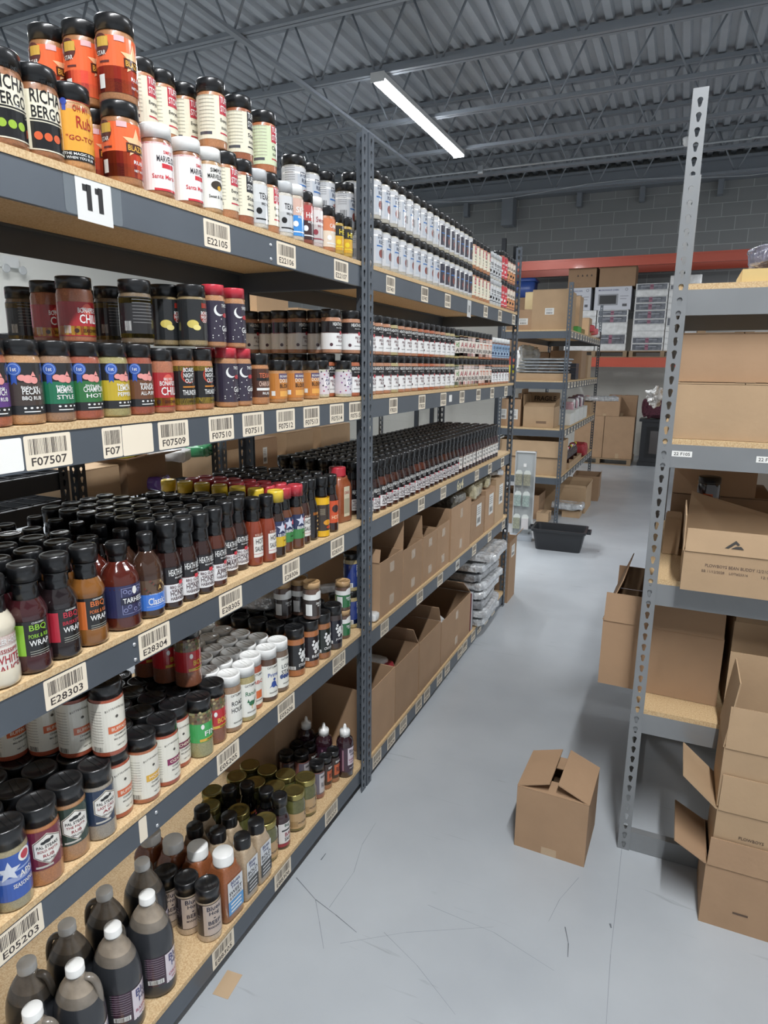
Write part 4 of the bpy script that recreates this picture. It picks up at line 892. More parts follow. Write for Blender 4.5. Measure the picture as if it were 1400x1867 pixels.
# the stack of flame-label jars, two deep; upper layers stand on the lower ones
for px, py in ((173, 262),): front('blaze', px, py, TOP, zn, 1, x=XF-.008-.0335*3-.004, row0=1)
zu = 'upper layer of nearest top shelf'
yb, _ = onx(212, 110, XF-.046); put('blaze', XF-.046, yb, TOP+.1385, zu, 0)
for px, r_ in ((152, 1), (91, 2)):
    X = XF-.046-.069*r_; y, _ = onx(px, 110, X); put('blaze', X, y, TOP+.1385, zu, r_)
    if r_ == 2: put('blaze', X, y, TOP, zn, 3)
for ty, px, py in (('tuffy_r', 386, 215), ('tuffy_k', 435, 232), ('tuffy_g', 480, 260)): front(ty, px, py, TOP+.1370, zu, 1, gap=.014)
for ty, px, py in (('tuffy_r', 263, 215), ('tuffy_r', 291, 212), ('tuffy_r', 336, 210)): front(ty, px, py, TOP+.1370, zu, 1, x=XF-.118, row0=1)
for ty, px, py in (('tuffy_r', 317, 212), ('tuffy_r', 369, 215), ('tuffy_k', 418, 232), ('tuffy_g', 466, 258)): front(ty, px, py, TOP+.1370, zu, 1, x=XF-.181, row0=2); front(ty, px, py, TOP, zn, 1, x=XF-.181, row0=2)
for px, py in ((536, 345), (562, 345), (592, 340), (627, 340)): front('tallw_s', px, py, TOP+.1088, zu, 1, x=XF-.125, row0=1)
for px, py in ((536, 420), (562, 425), (592, 430), (627, 435)): front('bloom', px, py, TOP, zn, 1, x=XF-.125, row0=1)


def base(ty, px, py, z, zone, rows=1, row0=0, back=None, pitch=None, deep=.045):
    """front of the base stands at this measured point of the board; further ones follow behind it"""
    T = TY[ty]; r = T['r']; x, y = onz(px, py, z); k = math.hypot(x, y); cx, cy = x*(k+r)/k, y*(k+r)/k
    tx = max(min(cx, XF-.0045-r), XF-.0045-r-deep); cy *= tx/cx; cx = tx
    for q in range(rows):
        xx = cx-q*(pitch or (2*r+.002))
        if xx-r < XB+.004: break
        put(back if (back and q) else ty, xx, cy, z, zone, row0+q)
F = Z1[3]; zn = 'second shelf of nearest rack'
for ty, px, py, rows in (('purp', -6, 790, 2), ('pecan', 54, 778, 2), ('memphis', 106, 770, 2), ('champ', 147, 768, 2), ('lemon', 204, 764, 2), ('kansas', 255, 761, 2), ('bona', 296, 757, 2), ('night', 334, 754, 2), ('night', 368, 751, 2),
        ('moon', 415, 745, 2), ('moon', 441, 742, 2), ('chain', 472, 739, 1), ('bloom', 505, 735, 1), ('bloom', 536, 732, 1), ('bloom', 566, 728, 1), ('ante', 589, 725, 1), ('ante', 615, 724, 1), ('ante', 638, 722, 1)): base(ty, px, py, F, zn, rows)
zu = 'upper layer of nearest second shelf'; U = F+.1325
def bydepth(ty, px, yt, yb, z, zone, row=0, h=None):
    h = h or TY[ty]['h']; q = ray(px, yb)*(FPX*h/(yb-yt)); x = min(q.x, XF-TY[ty]['r']-.003)
    if x != q.x: q = q*(x/q.x)
    put(ty, max(x, XB+TY[ty]['r']+.004), q.y, z, zone, row)
for ty, px, yt, yb, row in (('stripe', 50, 517, 617, 3), ('stripe', 76, 520, 617, 3), ('bona_big', 95, 512, 620, 1), ('bona_big', 143, 508, 622, 0), ('stripe', 205, 518, 620, 1), ('stripe', 180, 522, 618, 2), ('stripe', 252, 516, 627, 0), ('night2', 306, 522, 628, 1), ('night2', 354, 516, 634, 0), ('moon', 393, 525, 636, 1), ('moon', 430, 531, 640, 0)): bydepth(ty, px, yt, yb, U, zu, row)
for ty, px, yt, yb, row in (('hj1', 462, 575, 648, 3), ('hj1', 488, 575, 648, 3), ('hj1', 512, 574, 648, 3), ('hj1', 545, 570, 645, 2), ('hj1', 573, 570, 645, 1), ('hj1', 604, 568, 645, 0), ('hj1', 640, 568, 645, 0)):
    bydepth(ty, px, yt, yb, F+.1308, zu, row); bydepth('hj3', px, yt, yb, F, zn, row+2, .13)
# sauce bottles: lanes run back into the shelf
E_ = Z1[2]; zn = 'bottle shelf of nearest rack'
lanes = (('msw', -50, 1298, 6), ('msw', 15, 1266, 6), ('wrap_g', 57, 1241, 6), ('wrap_r', 116, 1217, 6), ('wrap_o', 163, 1191, 6), ('tar', 229, 1152, 5), ('mel', 277, 1131, 6), ('glaze_h', 315, 1114, 7), ('glaze_h', 343, 1100, 7), ('glaze_h', 366, 1086, 7),
    ('glaze_a', 391, 1073, 7), ('glaze_m', 416, 1052, 5), ('glaze_h', 437, 1041, 3), ('kill', 464, 1033, 2), ('kill', 487, 1026, 1), ('rib_y', 504, 1018, 8), ('rib_r', 521, 1008, 7), ('rib_r', 538, 1002, 7), ('paleb', 552, 993, 7), ('darkb', 566, 986, 7), ('yelb', 586, 980, 7), ('orb', 603, 971, 7))
for ty, px, py, rows in lanes:
    base(ty, px, py, E_, zn, rows, back={'kill': 'glaze_h', 'yelb': 'darkb', 'orb': 'darkb', 'msw': 'wrap_r'}.get(ty), pitch=.0605 if ty == 'rib_y' else None)
base('redspice', 624, 950, E_, zn)
y, _ = onx(640, 880, XF-.1)
for k in range(5):
    put('glaze_a', XF-.14-.058*k, y-.01, E_, zn, k+2)

# third shelf
Q = Z1[1]; zn = 'third shelf of nearest rack'
for ty, px, py, rows in (('old', -8, 1690, 2), ('aps', 47, 1656, 3), ('bold', 96, 1615, 4), ('faj', 150, 1583, 4), ('lastc', 192, 1541, 4), ('bo', 235, 1512, 5), ('by', 275, 1477, 5), ('bp', 301, 1442, 5), ('br', 329, 1418, 5),
        ('fin', 363, 1391, 5), ('bol', 392, 1369, 4), ('ca1', 415, 1342, 5), ('ca2', 437, 1324, 5), ('ca3', 460, 1301, 5), ('ca4', 482, 1284, 5), ('ca5', 505, 1266, 5),
        ('sp1', 538, 1235, 5), ('sp2', 564, 1218, 5), ('sp3', 586, 1206, 5), ('sp4', 607, 1192, 4)): base(ty, px, py, Q, zn, rows, deep=.07)
front('tan_r', 612, 1150, Q, zn, 1, x=XF-.09, row0=1); front('tan_g', 625, 1150, Q, zn, 1, gap=.014); front('tan_g', 625, 1115, Q+.1005, 'third shelf stack beside post', 1, gap=.014)
front('bluefly', 640, 1140, Q, zn, 1, gap=.03); front('bluefly', 640, 1060, Q+.1355, 'third shelf stack beside post', 1, gap=.03)
zu = 'upper layer of nearest third shelf'
for i, px in enumerate((-40, 30, 86, 133, 180)): front('bo', px, 1345, Q+.1505, zu, 1, x=XF-.062-.045*(4-i)*(i < 4), row0=4-i)
for i, px in enumerate((270, 303, 343)): front('bol', px, 1215, Q+.1505, zu, 1, x=XF-.09-.062*(2-i), row0=2-i)
for i, (px, py) in enumerate(((515, 1085), (548, 1080), (565, 1085))):
    x, y = onz(px, py, Q+.22); put('tan_s', x, y, Q+.1505, 'top of black-lidded jars near post', i)

# bottom shelf
G = Z1[0]; zn = 'bottom shelf of nearest rack'
for i, (x, y, ty, rz) in enumerate(((-1.000, .930, 'jug_o', 2.0), (-1.085, 1.003, 'jug_o', 2.0), (-1.003, .833, 'jug_r', 2.0), (-1.097, .898, 'jug_p', 3.6), (-1.098, .797, 'jug_p', 3.6), (-1.001, .733, 'jug_r', .42), (-1.094, .697, 'jug_p', .42), (-.997, .634, 'jug_r', .42))):
    put(ty, x, y, G, zn, i % 4, rz, .06)
for i, (px, py) in enumerate(((381, 1605), (343, 1592), (308, 1585))): x, y = onz(px, py, G+.15); put('hog', x, y-.008, G, zn, i, -.6)
for i, (px, py) in enumerate(((410, 1562), (363, 1550), (326, 1535), (288, 1527))): x, y = onz(px, py, G+.185); put('sq_w', (-.962, -1.037, -1.112, -1.187)[i], y+.008, G, zn, i, -.06, .02)
for i, (px, py, r_) in enumerate(((457, 1530, 0), (397, 1513, 1), (352, 1508, 2), (482, 1503, 0), (417, 1487, 1), (368, 1474, 2))): x, y = onz(px, py, G+.18); put('sq_k', min(x, -.963), y, G, zn, r_, -.03, .02)
x, y = onz(497, 1480, G+.17); y, _ = onx(502, 1530, XF-.06); put('bar', XF-.055, y, G, zn, 0, -.2)
for i, (px, py) in enumerate(((536, 1441), (555, 1416), (501, 1433), (522, 1411), (465, 1426), (487, 1403), (432, 1414), (455, 1395), (394, 1465), (387, 1442), (434, 1475), (489, 1488))):
    x, y = onz(px, py, G+.126); put('pickle', max(x, XB+.05), y, G, zn, (0, 0, 1, 1, 2, 2, 3, 3, 4, 5, 3, 2)[i], -.15)
for i, (px, py) in enumerate(((442, 1432), (487, 1441), (415, 1440))): x, y = onz(px, py, G+.163); put('smoked', x, y, G, zn, i+1)
for i, (px, py) in enumerate(((577, 1390), (541, 1372), (513, 1368))): x, y = onz(px, py, G+.123); put('rb1', x, y, G, zn, i)
for i, (px, py) in enumerate(((593, 1378), (563, 1355), (546, 1350), (607, 1362), (577, 1347))): x, y = onz(px, py, G+.116); put('rb2', x, y, G, zn, i % 3)
for i, (px, py) in enumerate(((628, 1325), (588, 1319), (554, 1313))): x, y = onz(px, py, G+.19); put('sqz', x, y, G, zn, i, -.25)

# ------------------------------------------------------------------ stock on the far bay
TOP = Z2[4]; zn = 'lower layer, top shelf past the post'; zu = 'upper layer, top shelf past the post'
y = 2.03; k = 0
while y < 3.98:
    if y < 2.62: a = 'tallw'
    elif y < 3.12: a = 'tallb'
    elif y < 3.42: a = 'tuffy_r'
    elif y < 3.62: a = 'clear_w'
    elif y < 3.78: a = 'redcan'
    else: a = 'mixcan'
    T = TY[a]; y += T['r']+.001
    if y+T['r'] > 3.985: break
    for rw in range(2):
        X = XF-.012-T['r']-rw*(2*T['r']+.002)
        put(a, X, y, TOP, zn, rw)
        if y < 3.72 or rw < 2:
            if a == 'tuffy_r': a2 = 'tuffy_r'
            elif a == 'clear_w': a2 = 'clear_w'
            else: a2 = a
            if rw < 2: put(a2, X-.004, y, TOP+T['h']+.0008, zu, rw)
    y += T['r']+.001
F = Z2[3]; zn = 'lower layer, second shelf past the post'; zu = 'upper layer, second shelf past the post'
y = 1.985
seq = ['hj1']*3+['hj2']+['hj1']*3+['hj3']*3+['hj1']*2+['hj2']*2+['ap_g']+['ap_r']*5+['ap_o']*4+['bluej']*6
for a in seq:
    T = TY[a]; y += T['r']+.001
    if y+T['r'] > 3.98: break
    for rw in range(2):
        X = XF-.010-T['r']-rw*(2*T['r']+.002)
        low = 'hj1' if a == 'bluej' else a
        put(low, X, y, F, zn, rw)
        if rw < 1: put(a, X-.003, y, F+TY[low]['h']+.0006, zu, rw)
    y += T['r']+.001
E_ = Z2[2]; zn = 'bottle shelf past the post'
y = 1.985; k = 0; far = []
seq = ['glaze_h']*2+['glaze_a']+['glaze_m']*2+['glaze_h']*3+['glaze_a']*2+['glaze_h']*4+['glaze_m']+['glaze_h']*3+['redlab']*13
for a in seq:
    T = TY[a]; y += T['r']+.0018
    if y+T['r'] > 3.985: break
    for rw in range(7):
        X = XF-.014-T['r']-rw*(2*T['r']+.002)
        if X-T['r'] < XB+.006: break
        if rw < 4: put(a, X, y+random.uniform(-.001, .001), E_, zn, rw)
        else: far.append((X, y))
    y += T['r']+.0018
bm = bmesh.new(); tm_ = None; mats_ = []
vs = MB()
for X, y in far:
    for n, me, loc in TY['glaze_h']['parts']:
        if n == 'label': continue
        base = len(vs.v); vs.v += [(v.co.x+X, v.co.y+y, v.co.z+loc[2]+E_+.0004) for v in me.vertices]
        for p in me.polygons: vs.f.append([base+q for q in p.vertices]); vs.mi.append(vs.m(me.materials[p.material_index])); vs.sm.append(p.use_smooth)
if far:
    o = vs.build('sauce_bottles'); tag(o, 'mass of black-capped sauce bottles filling the back of the bottle shelf past the post', 'sauce bottles', None, 'stuff')
settle()
finish_labels()

# ------------------------------------------------------------------ cartons
KRAFT = card('#a38568'); KRAFT2 = card('#95795e'); KRAFT3 = card('#ac9172'); KIN = card('#856c55'); TAPE = M('#b59c7e', .2, 0, .7)
PAPER = M('#d2d2ce', .6)
def slab(b, P, Q, D, L, t, mat, inset=.004):
    P, Q, D = Vector(P), Vector(Q), Vector(D).normalized(); e = (Q-P).normalized(); N = e.cross(D).normalized()*t
    R = [P+e*.002, Q-e*.002, Q-e*inset+D*L, P+e*inset+D*L]; S_ = [p+N for p in R]
    b.face(R[::-1], mat); b.face(S_, mat)
    for i in range(4): j = (i+1) % 4; b.face([R[i], R[j], S_[j], S_[i]], mat)
def carton(label, w, d, h, loc, rz=0, flaps=None, closed=False, mat=None, inn=None, tape='', seam=None, fl=None, group=None, tilt=None, name='cardboard_box', cat='cardboard box'):
    """w along local x, d along local y; flaps {side: (degrees outward from upright, length)}"""
    mat = mat or KRAFT; inn = inn or KIN; t = .0035
    T = thing(name, label, cat, loc, rz, group)
    if tilt: T.rotation_euler = (tilt[0], tilt[1], rz)
    b = MB(); X, Y = w/2, d/2
    b.box(-X, -Y, 0, X, Y, t, mat)
    b.box(-X, -Y, t, -X+t, Y, h, mat); b.box(X-t, -Y, t, X, Y, h, mat); b.box(-X+t, -Y, t, X-t, -Y+t, h, mat); b.box(-X+t, Y-t, t, X-t, Y, h, mat)
    b.build('box_body', T)
    if closed: flaps = {'xp': (-90, w/2-.001), 'xm': (-90, w/2-.001)} if not flaps else flaps
    for k, v in (flaps or {}).items():
        a, L = v[0], v[1] if len(v) > 1 else min(w, d)/2
        a = math.radians(a); hs = h+(.0005 if k[0] == 'y' else .0012 if closed else 0)
        E = {'xp': ((X, -Y, hs), (X, Y, hs), (1, 0, 0)), 'xm': ((-X, Y, hs), (-X, -Y, hs), (-1, 0, 0)), 'yp': ((X, Y, hs), (-X, Y, hs), (0, 1, 0)), 'ym': ((-X, -Y, hs), (X, -Y, hs), (0, -1, 0))}[k]
        D = Vector((0, 0, 1))*math.cos(a)+Vector(E[2])*math.sin(a)
        f = MB(); slab(f, E[0], E[1], D, L, t*.9, mat, .004 if not closed else .001); f.build('flap', T)
    if 'x' in tape or 'X' in tape:      # tape strips on the +x face
        for zz in ((h*.12, h*.3), (h*.72, h*.9)):
            f = MB(); f.box(X, -.02, zz[0], X+.0006, .02, zz[1], TAPE); f.build('tape', T)
    if 'y' in tape:
        f = MB(); f.box(-.024, -Y-.0006, h*.0, .024, -Y, h*.12, TAPE); f.build('tape', T)
    if closed:
        f = MB(); f.box(-.024, -Y, h+t+.0018, .024, Y, h+t+.0024, TAPE); f.build('tape', T)
    return T
def art(parent, d, o, U, V, name='print'): return mobj(name, d.mesh(name, plane_map(o, U, V)), parent)
def paper_label(T, o, U, V, w, h, seed=3):
    d = Decal(); d.rect(-w/2, -h/2, w/2, h/2, PAPER, 1)
    for i in range(4): d.rect(-w*.4, h*.36-.1*h*i, w*.3, h*.33-.1*h*i, M('#6c6c6c', .7), 2)
    d.bars(0, -h*.25, w*.7, h*.25, INK, 16, 2, seed); return art(T, d, o, U, V, 'shipping_label')
def wrinkle(name, label, cat, loc, size, mat, amp=.012, seed=0, rz=0, group=None, sub=5, boxy=.35, parent=None, fold=9):
    """a soft packet: squashed rounded box with creases"""
    bm = bmesh.new(); bmesh.ops.create_icosphere(bm, subdivisions=sub, radius=1)
    sx, sy, sz = [q/2 for q in size]; o_ = Vector((seed*7.3, seed*3.1, seed*1.7))
    for v in bm.verts:
        p = v.co.copy(); q = Vector([math.copysign(abs(c)**boxy, c) for c in p]); q = q/max(1, max(abs(c) for c in q))
        n = mnoise.noise(Vector((p.x*sx, p.y*sy, p.z*sz))*fold*2+o_)+.6*abs(mnoise.noise(Vector((p.x*sx, p.y*sy, p.z*sz))*fold*6+o_))
        n = max(-1, min(1, n)); v.co = Vector((q.x*sx, q.y*sy, q.z*sz))+p*(amp*n)
    z0 = min(v.co.z for v in bm.verts)
    for v in bm.verts: v.co.z -= z0
    me = bpy.data.meshes.new(name); bm.to_mesh(me); bm.free(); me.materials.append(mat)
    for p in me.polygons: p.use_smooth = True
    o = mobj(name, me, parent, loc, (0, 0, rz))
    if label: tag(o, label, cat, group)
    return o
FILM = M('#cdd0d2', .1, .35, 1, .3, 30, 1, 45); FILMD = M('#8e9194', .12, .3, 1, .4, 30, 1, 45); WFILM = M('#cfd0cf', .2, 0, 1, .18, 14, .5, 40); YFILM = M('#a79f82', .16, 0, 1, .3, 22, .8, 50)

# cartons on the two low shelves past the post
ZB = Z2[1]; XA = XF-.012
def aisle_box(label, y0, y1, z, h, x0=None, dep=.40, **k):
    x1 = x0 or XA; return carton(label, dep, y1-y0, h, (x1-dep/2, (y0+y1)/2, z+.0005), **k)
A = aisle_box('open carton with flaps cut off beside the post, white packets inside, upper carton shelf', 2.075, 2.293, ZB, .215, dep=.36, tape='x', flaps={'ym': (-14, .05)})
for i in range(4): wrinkle('spice_packet', ('white and black packet sticking out of the open carton beside the post', 'lower white packet hanging over the shelf edge beside the post', 'white packet flat inside the open carton beside the post', 'white packet behind the others beside the post')[i], 'packet', (XF-.06-.05*i, 2.05-(.02 if i == 1 else 0), ZB+.002+.028*i), (.10, .045, .026), (WFILM, M('#2b2b2e', .2, 0, .8))[i == 2], .006, i, .3*i, 'packets beside the post', 4)
B = aisle_box('open carton with tall flap standing up, second on upper carton shelf', 2.30, 2.510, ZB, .205, tape='x', flaps={'ym': (-3, .12), 'xm': (-5, .11), 'yp': (-4, .10)})
aisle_box('open carton with two tape strips, third on upper carton shelf', 2.52, 2.695, ZB, .205, tape='x', flaps={'ym': (-3, .015), 'xm': (-3, .1)})
aisle_box('open carton, fourth on upper carton shelf, a little higher than its left neighbour', 2.70, 2.868, ZB, .21, tape='x', flaps={'xm': (-8, .11), 'yp': (-3, .05)})
aisle_box('tall open carton with torn corner, fifth on upper carton shelf', 2.876, 3.195, ZB, .262, tape='x', flaps={'xm': (-50, .14)}, x0=XA+.006)
for i, (y0, y1, h, lb) in enumerate(((3.22, 3.478, .215, 'closed carton with big white label under the clear bag'), (3.50, 3.70, .235, 'closed carton with tall barcode label on upper carton shelf'), (3.715, 3.93, .268, 'tallest closed carton at far end of upper carton shelf'))):
    t = aisle_box(lb, y0, y1, ZB, h, closed=True, mat=(KRAFT2, KRAFT, KRAFT3)[i]); paper_label(t, (.2008, .02, h*.62), (0, 1, 0), (0, 0, 1), .09, .12, i)
for i, (y, z, sx, sy, sz, m_) in enumerate(((3.07, ZB+.215, .24, .19, .085, M('#5f5c54', .2, 0, 1, .3, 22, .8, 50)), (3.36, ZB+.224, .26, .20, .075, YFILM), (3.60, ZB+.244, .24, .18, .06, YFILM), (3.83, ZB+.277, .26, .18, .035, FILM))):
    o = wrinkle('plastic_bag', ('dark clear bag of goods lying in the tall open carton', 'full clear bag of tan goods bulging over the labelled carton', 'clear bag with white label on the barcode carton', 'flat clear bag wedged on the tallest carton')[i], 'bag', (XF-.14, y, z), (sx, sy, sz), m_, .011, i+4, .1*i, 'clear bags on the carton shelf')
    if i in (1, 2): f = MB(); f.box(-.05, -.03, sz+.010, .05, .03, sz+.0115, PAPER); f.build('bag_label', o)
ZC = Z2[0]
for i, (y0, y1, h, lb, fp) in enumerate(((1.99, 2.228, .255, 'open carton nearest the post on the floor shelf', {'xm': (0, .02)}), (2.236, 2.49, .25, 'open carton of red and white packets, second on floor shelf', {'xm': (-10, .1), 'yp': (-35, .1)}),
        (2.505, 2.785, .245, 'open carton with torn ragged rim, third on floor shelf', {'xm': (10, .1), 'yp': (-20, .08)}), (2.795, 3.275, .232, 'long open carton with split front edge, fourth on floor shelf', {'xm': (0, .1), 'yp': (-55, .16)}))):
    t = carton(lb, .42, y1-y0, h, (XA-.21, (y0+y1)/2, ZC+.0005), flaps=fp, tape='x' if i == 3 else '', mat=(KRAFT, KRAFT2, KRAFT2, KRAFT2)[i])
for i, (x, y, z) in enumerate(((-1.05, 2.33, .25), (-1.13, 2.36, .262), (-1.2, 2.33, .26), (-1.06, 2.62, .235), (-1.16, 2.66, .24), (-1.08, 3.0, .22))):
    w = wrinkle('jerky_packet', '%s red and white packet in the %s open carton on the floor shelf' % (('foremost', 'middle', 'rearmost', 'front', 'back', 'lone')[i], ('second', 'second', 'second', 'third', 'third', 'fourth')[i]), 'packet', (x, y, z), (.12, .16, .03), (M('#8c2c34', .2, 0, .8), WFILM)[i % 2], .006, i+20, .5+i, 'packets in the floor shelf cartons', 4)
for i in range(8):
    wrinkle('film_packet', '%s of the stacked clear film packets at far end of floor shelf' % ('bottom one', 'second from bottom', 'third from bottom', 'fourth from bottom', 'fourth from top', 'third from top', 'second from top', 'topmost')[i], 'packet', (XF-.13+.012*math.sin(i*2.1)+(.0 if i < 7 else .03), 3.53+.015*math.cos(i*1.7), ZC+.001+.0535*i), (.34, .40, .044), (FILM, FILM, FILMD)[i % 3] if i < 7 else FILM, .008, i+40, .06*math.sin(i), 'stacked clear film packets', 5, .25)
for i in range(4):
    f = MB(); f.box(-.16, -.004, 0, .16, .004, .22, (M('#6c2f3a', .5), M('#b7b9ba', .3), M('#b7b9ba', .3), M('#6c6e78', .4))[i]); o = f.build('magazine', None, (XF-.17, 3.287+.011*i, ZC+.001)); tag(o, '%s thin upright sheet between long carton and film packets' % ('dark red', 'first pale', 'second pale', 'grey')[i], 'sheet', 'upright sheets on the floor shelf')
t = carton('tall carton with open flap just past the end of the far rack', .30, .2, .42, (-1.07, 4.17, 0), 0, {'ym': (10, .07), 'xp': (35, .07)}, mat=KRAFT2); paper_label(t, (.1505, 0, .34), (0, 1, 0), (0, 0, 1), .09, .08)
t = carton('small dark carton standing in the front of floor shelf behind squeeze bottles', .24, .25, .30, (XF-.335, 1.79, Z1[0]+.0005), 0, {'xp': (-70, .1)}, mat=KRAFT2)
for i in range(2): wrinkle('seasoning_packet', ('silver packet with red end', 'plain silver packet')[i]+' lying on the jars near the post', 'packet', (XF-.26, 1.62+.15*i, Z1[1]+.155), (.2, .12, .05), FILM, .008, 60+i, .3, 'silver packets', 4)
for i in range(2): wrinkle('seasoning_packet', ('red packet', 'white and red packet')[i]+' in the dark carton behind the squeeze bottles', 'packet', (XF-.335, 1.73+.11*i, Z1[0]+.285), (.16, .09, .03), (M('#8c2c34', .2, 0, .8), WFILM)[i], .008, 70+i, .3, 'packets in the dark carton', 4)

# ------------------------------------------------------------------ cartons about the right-hand rack
t = carton('low closed carton with tan front on right rack, bottom of its pair', .36, .34, .150, (.155, 2.19, ZR[3]+.0005), 0, None, True, mat=KRAFT3)
t = carton('darker closed carton stacked on top of the tan one, right rack', .30, .30, .128, (.140, 2.2, ZR[3]+.157), 0, None, True, mat=KRAFT)
t = carton('carton beside the stacked pair at the right edge', .2, .3, .17, (.46, 2.22, ZR[3]+.0005), 0, None, True, mat=KRAFT2)
b = MB(); b.box(-.17, -.12, 0, .17, .12, .032, M('#c9ae74', .7)); tag(b.build('envelope_box', None, (.285, 2.135, ZR[4]+.0003)), 'flat manila yellow carton on the top board of the right rack', 'box')
b = MB(); [b.box(-.09, -.11, .004*i, .09+.002*(i % 2), .11, .004*i+.0035, M('#c9cbcb', .6)) for i in range(5)]; tag(b.build('paper_stack', None, (.06, 2.30, ZR[4]+.0003)), 'stack of white sheets left of the manila carton on the top board', 'paper')
wrinkle('plastic_bag', 'crumpled dark clear bag on a carton, top board at the right edge', 'bag', (.28, 2.35, ZR[4]+.06), (.24, .18, .055), M('#6c6c7c', .15, 0, 1, .5, 25, .8, 50), .02, 81, .4)
carton('low brown carton under the dark clear bag on the top board', .28, .22, .055, (.30, 2.372, ZR[4]+.0005), 0, None, True, mat=KRAFT)
# level with the printed carton
x0, z0 = .050, ZR[2]
t = carton('open carton printed with bean seasoning lettering, overhanging the right rack shelf', .42, .24, .112, (x0+.21, 1.93+.12, z0+.001), 0, {'ym': (-12, .064), 'xm': (1, .10)}, mat=KRAFT3)
f = MB(); N0 = (0, .12, .112); P_ = [(-.208, .12, .112), (.208, .12, .112), (.20, .128, .14), (-.17, .145, .228), (-.2, .146, .236)]
f.face(P_, KRAFT3); f.face([(x, y+.0035, z) for x, y, z in P_][::-1], KRAFT3)
for i in range(5): j = (i+1) % 5; A_, B_ = P_[i], P_[j]; f.face([A_, B_, (B_[0], B_[1]+.0035, B_[2]), (A_[0], A_[1]+.0035, A_[2])][::-1], KRAFT3)
f.build('flap', t)
k = M('#6c5a4e', .8); d = Decal(); d.text('PLOWBOYS BEAN BUDDY 12/21OZ', .002, 0, .162, .0085, k, 1); d.text('BB 11/12/2028', -.058, -.0165, .056, .0072, k, 1); d.text('LOT#25316', .004, -.0165, .045, .0072, k, 1); d.text('12:14', .07, -.0165, .024, .0072, k, 1)
art(t, d, (-.075, -.1206, .078), (1, 0, 0), (0, 0, 1), 'printed_lettering')
a_ = math.radians(-12); Vf = Vector((0, -math.sin(a_), math.cos(a_))); d = Decal(); k = M('#3a3836', .8)
d.poly([(-.0235, 0), (.002, .0225), (.0068, .0178), (-.0145, 0)], k); d.poly([(.0068, .0178), (.0025, .0142), (.007, .0095), (.012, .0125)], k, 1.3); d.poly([(-.0085, 0), (.0035, .0065), (.0155, .0075), (.0225, 0)], k, 1.6)
art(t, d, Vector((-.088, -.12, .112))+Vf*.020+Vector((0, -.0048, 0)), (1, 0, 0), Vf, 'printed_logo')
carton('carton standing behind the printed carton, lower of the pair at back', .30, .30, .19, (.155, 2.54, z0+.001), 0, None, True, mat=KRAFT2)
carton('long closed carton lying on top of the back carton, right rack', .245, .24, .14, (.128, 2.50, z0+.197), 0, None, True, mat=KRAFT)
carton('narrow tan carton at the left end behind the printed carton', .05, .08, .125, (.018, 2.34, z0+.001), 0, {'ym': (-15, .02)}, mat=KRAFT3)
carton('small carton supporting the dark glass jar behind the printed carton', .10, .10, .172, (.113, 2.255, z0+.001), 0, None, True, mat=KRAFT2)
put('bigjar', .108, 2.245, z0+.178, 'standing behind the printed carton', 0, -1.7); PLACED[-1][0]['label'] = 'dark glass jar with black lid standing behind the printed carton'; PLACED[-1][0].name = 'glass_jar'
b = MB(); b.box(-.6, 0, 0, .6, .35, 1.32, M('#d4d6d6', .5)); b.box(-.58, -.004, .06, -.01, 0, 1.28, M('#cfd1d1', .5)); b.box(.01, -.004, .06, .58, 0, 1.28, M('#cfd1d1', .5)); tag(b.build('storage_cabinet', None, (.63, 2.95, 0)), 'white storage cabinet standing behind the right rack', 'cabinet')
# lower level
carton('large open carton overhanging the left end of the right rack', .355, .36, .222, (.022, 2.12+.18, ZR[1]+.001), -.03, {'ym': (-4, .095), 'xm': (-20, .15), 'yp': (-6, .09)}, mat=KRAFT)
t = carton('pale open carton right of the large overhanging carton', .34, .36, .285, (.385, 2.12+.18, ZR[1]+.001), 0, {'ym': (-25, .05)}, mat=KRAFT3)
wrinkle('plastic_bag', 'small clear bag with white label poking from the pale open carton', 'bag', (.33, 2.28, ZR[1]+.262), (.14, .14, .03), WFILM, .008, 90, .3, sub=4)
# nested stack of opened cartons on the floor in front
k = M('#5a4a3e', .8)
t = carton('bottom carton of the opened stack on the floor at right', .44, .20, .19, (.19+.22, 1.79+.10, 0.0), .0, {'xm': (62, .095), 'ym': (-2, .085)}, mat=KRAFT)
d = Decal(); d.rect(-.02, -.003, .018, .003, k); art(t, d, (-.12, -.1006, .06), (1, 0, 0), (0, 0, 1), 'printed_mark')
t = carton('second opened carton pushed down into the bottom one', .42, .186, .168, (.200+.21, 1.7985+.093, .192), .0, {'xm': (50, .118), 'ym': (-3, .105)}, mat=KRAFT3)
d = Decal(); d.text('PLOWBOYS', 0, 0, .06, .009, k); art(t, d, (-.12, -.0936, .098), (1, 0, 0), (0, 0, 1), 'printed_lettering')
t = carton('third opened carton at the top of the floor stack', .41, .176, .178, (.198+.205, 1.807+.088, .364), .0, {'xm': (-6, .19), 'ym': (-4, .118), 'yp': (3, .20)}, mat=KRAFT3)
# carton alone on the floor
pA = Vector((-.357, 1.869)); pB = Vector((-.134, 1.862)); e = (pB-pA).normalized(); ang = math.atan2(e.y, e.x); wd = (pB-pA).length
nrm = Vector((-e.y, e.x)); ctr = (pA+pB)/2+nrm*.11
carton('half-open brown carton alone on the aisle floor', wd, .22, .218, (ctr.x, ctr.y, 0), ang, {'xm': (-71, .106), 'xp': (-68, .106), 'yp': (-89, .07), 'ym': (-89, .07)}, mat=KRAFT, tape='y')
b = MB(); b.box(-.022, -.035, 0, .022, .035, .0006, TAPE); x, y = onz(415, 1795, 0); tag(b.build('cardboard_scrap', None, (x, y, .0002), (0, 0, .1)), 'small tan scrap of tape on the floor beside the nearest rack', 'scrap')

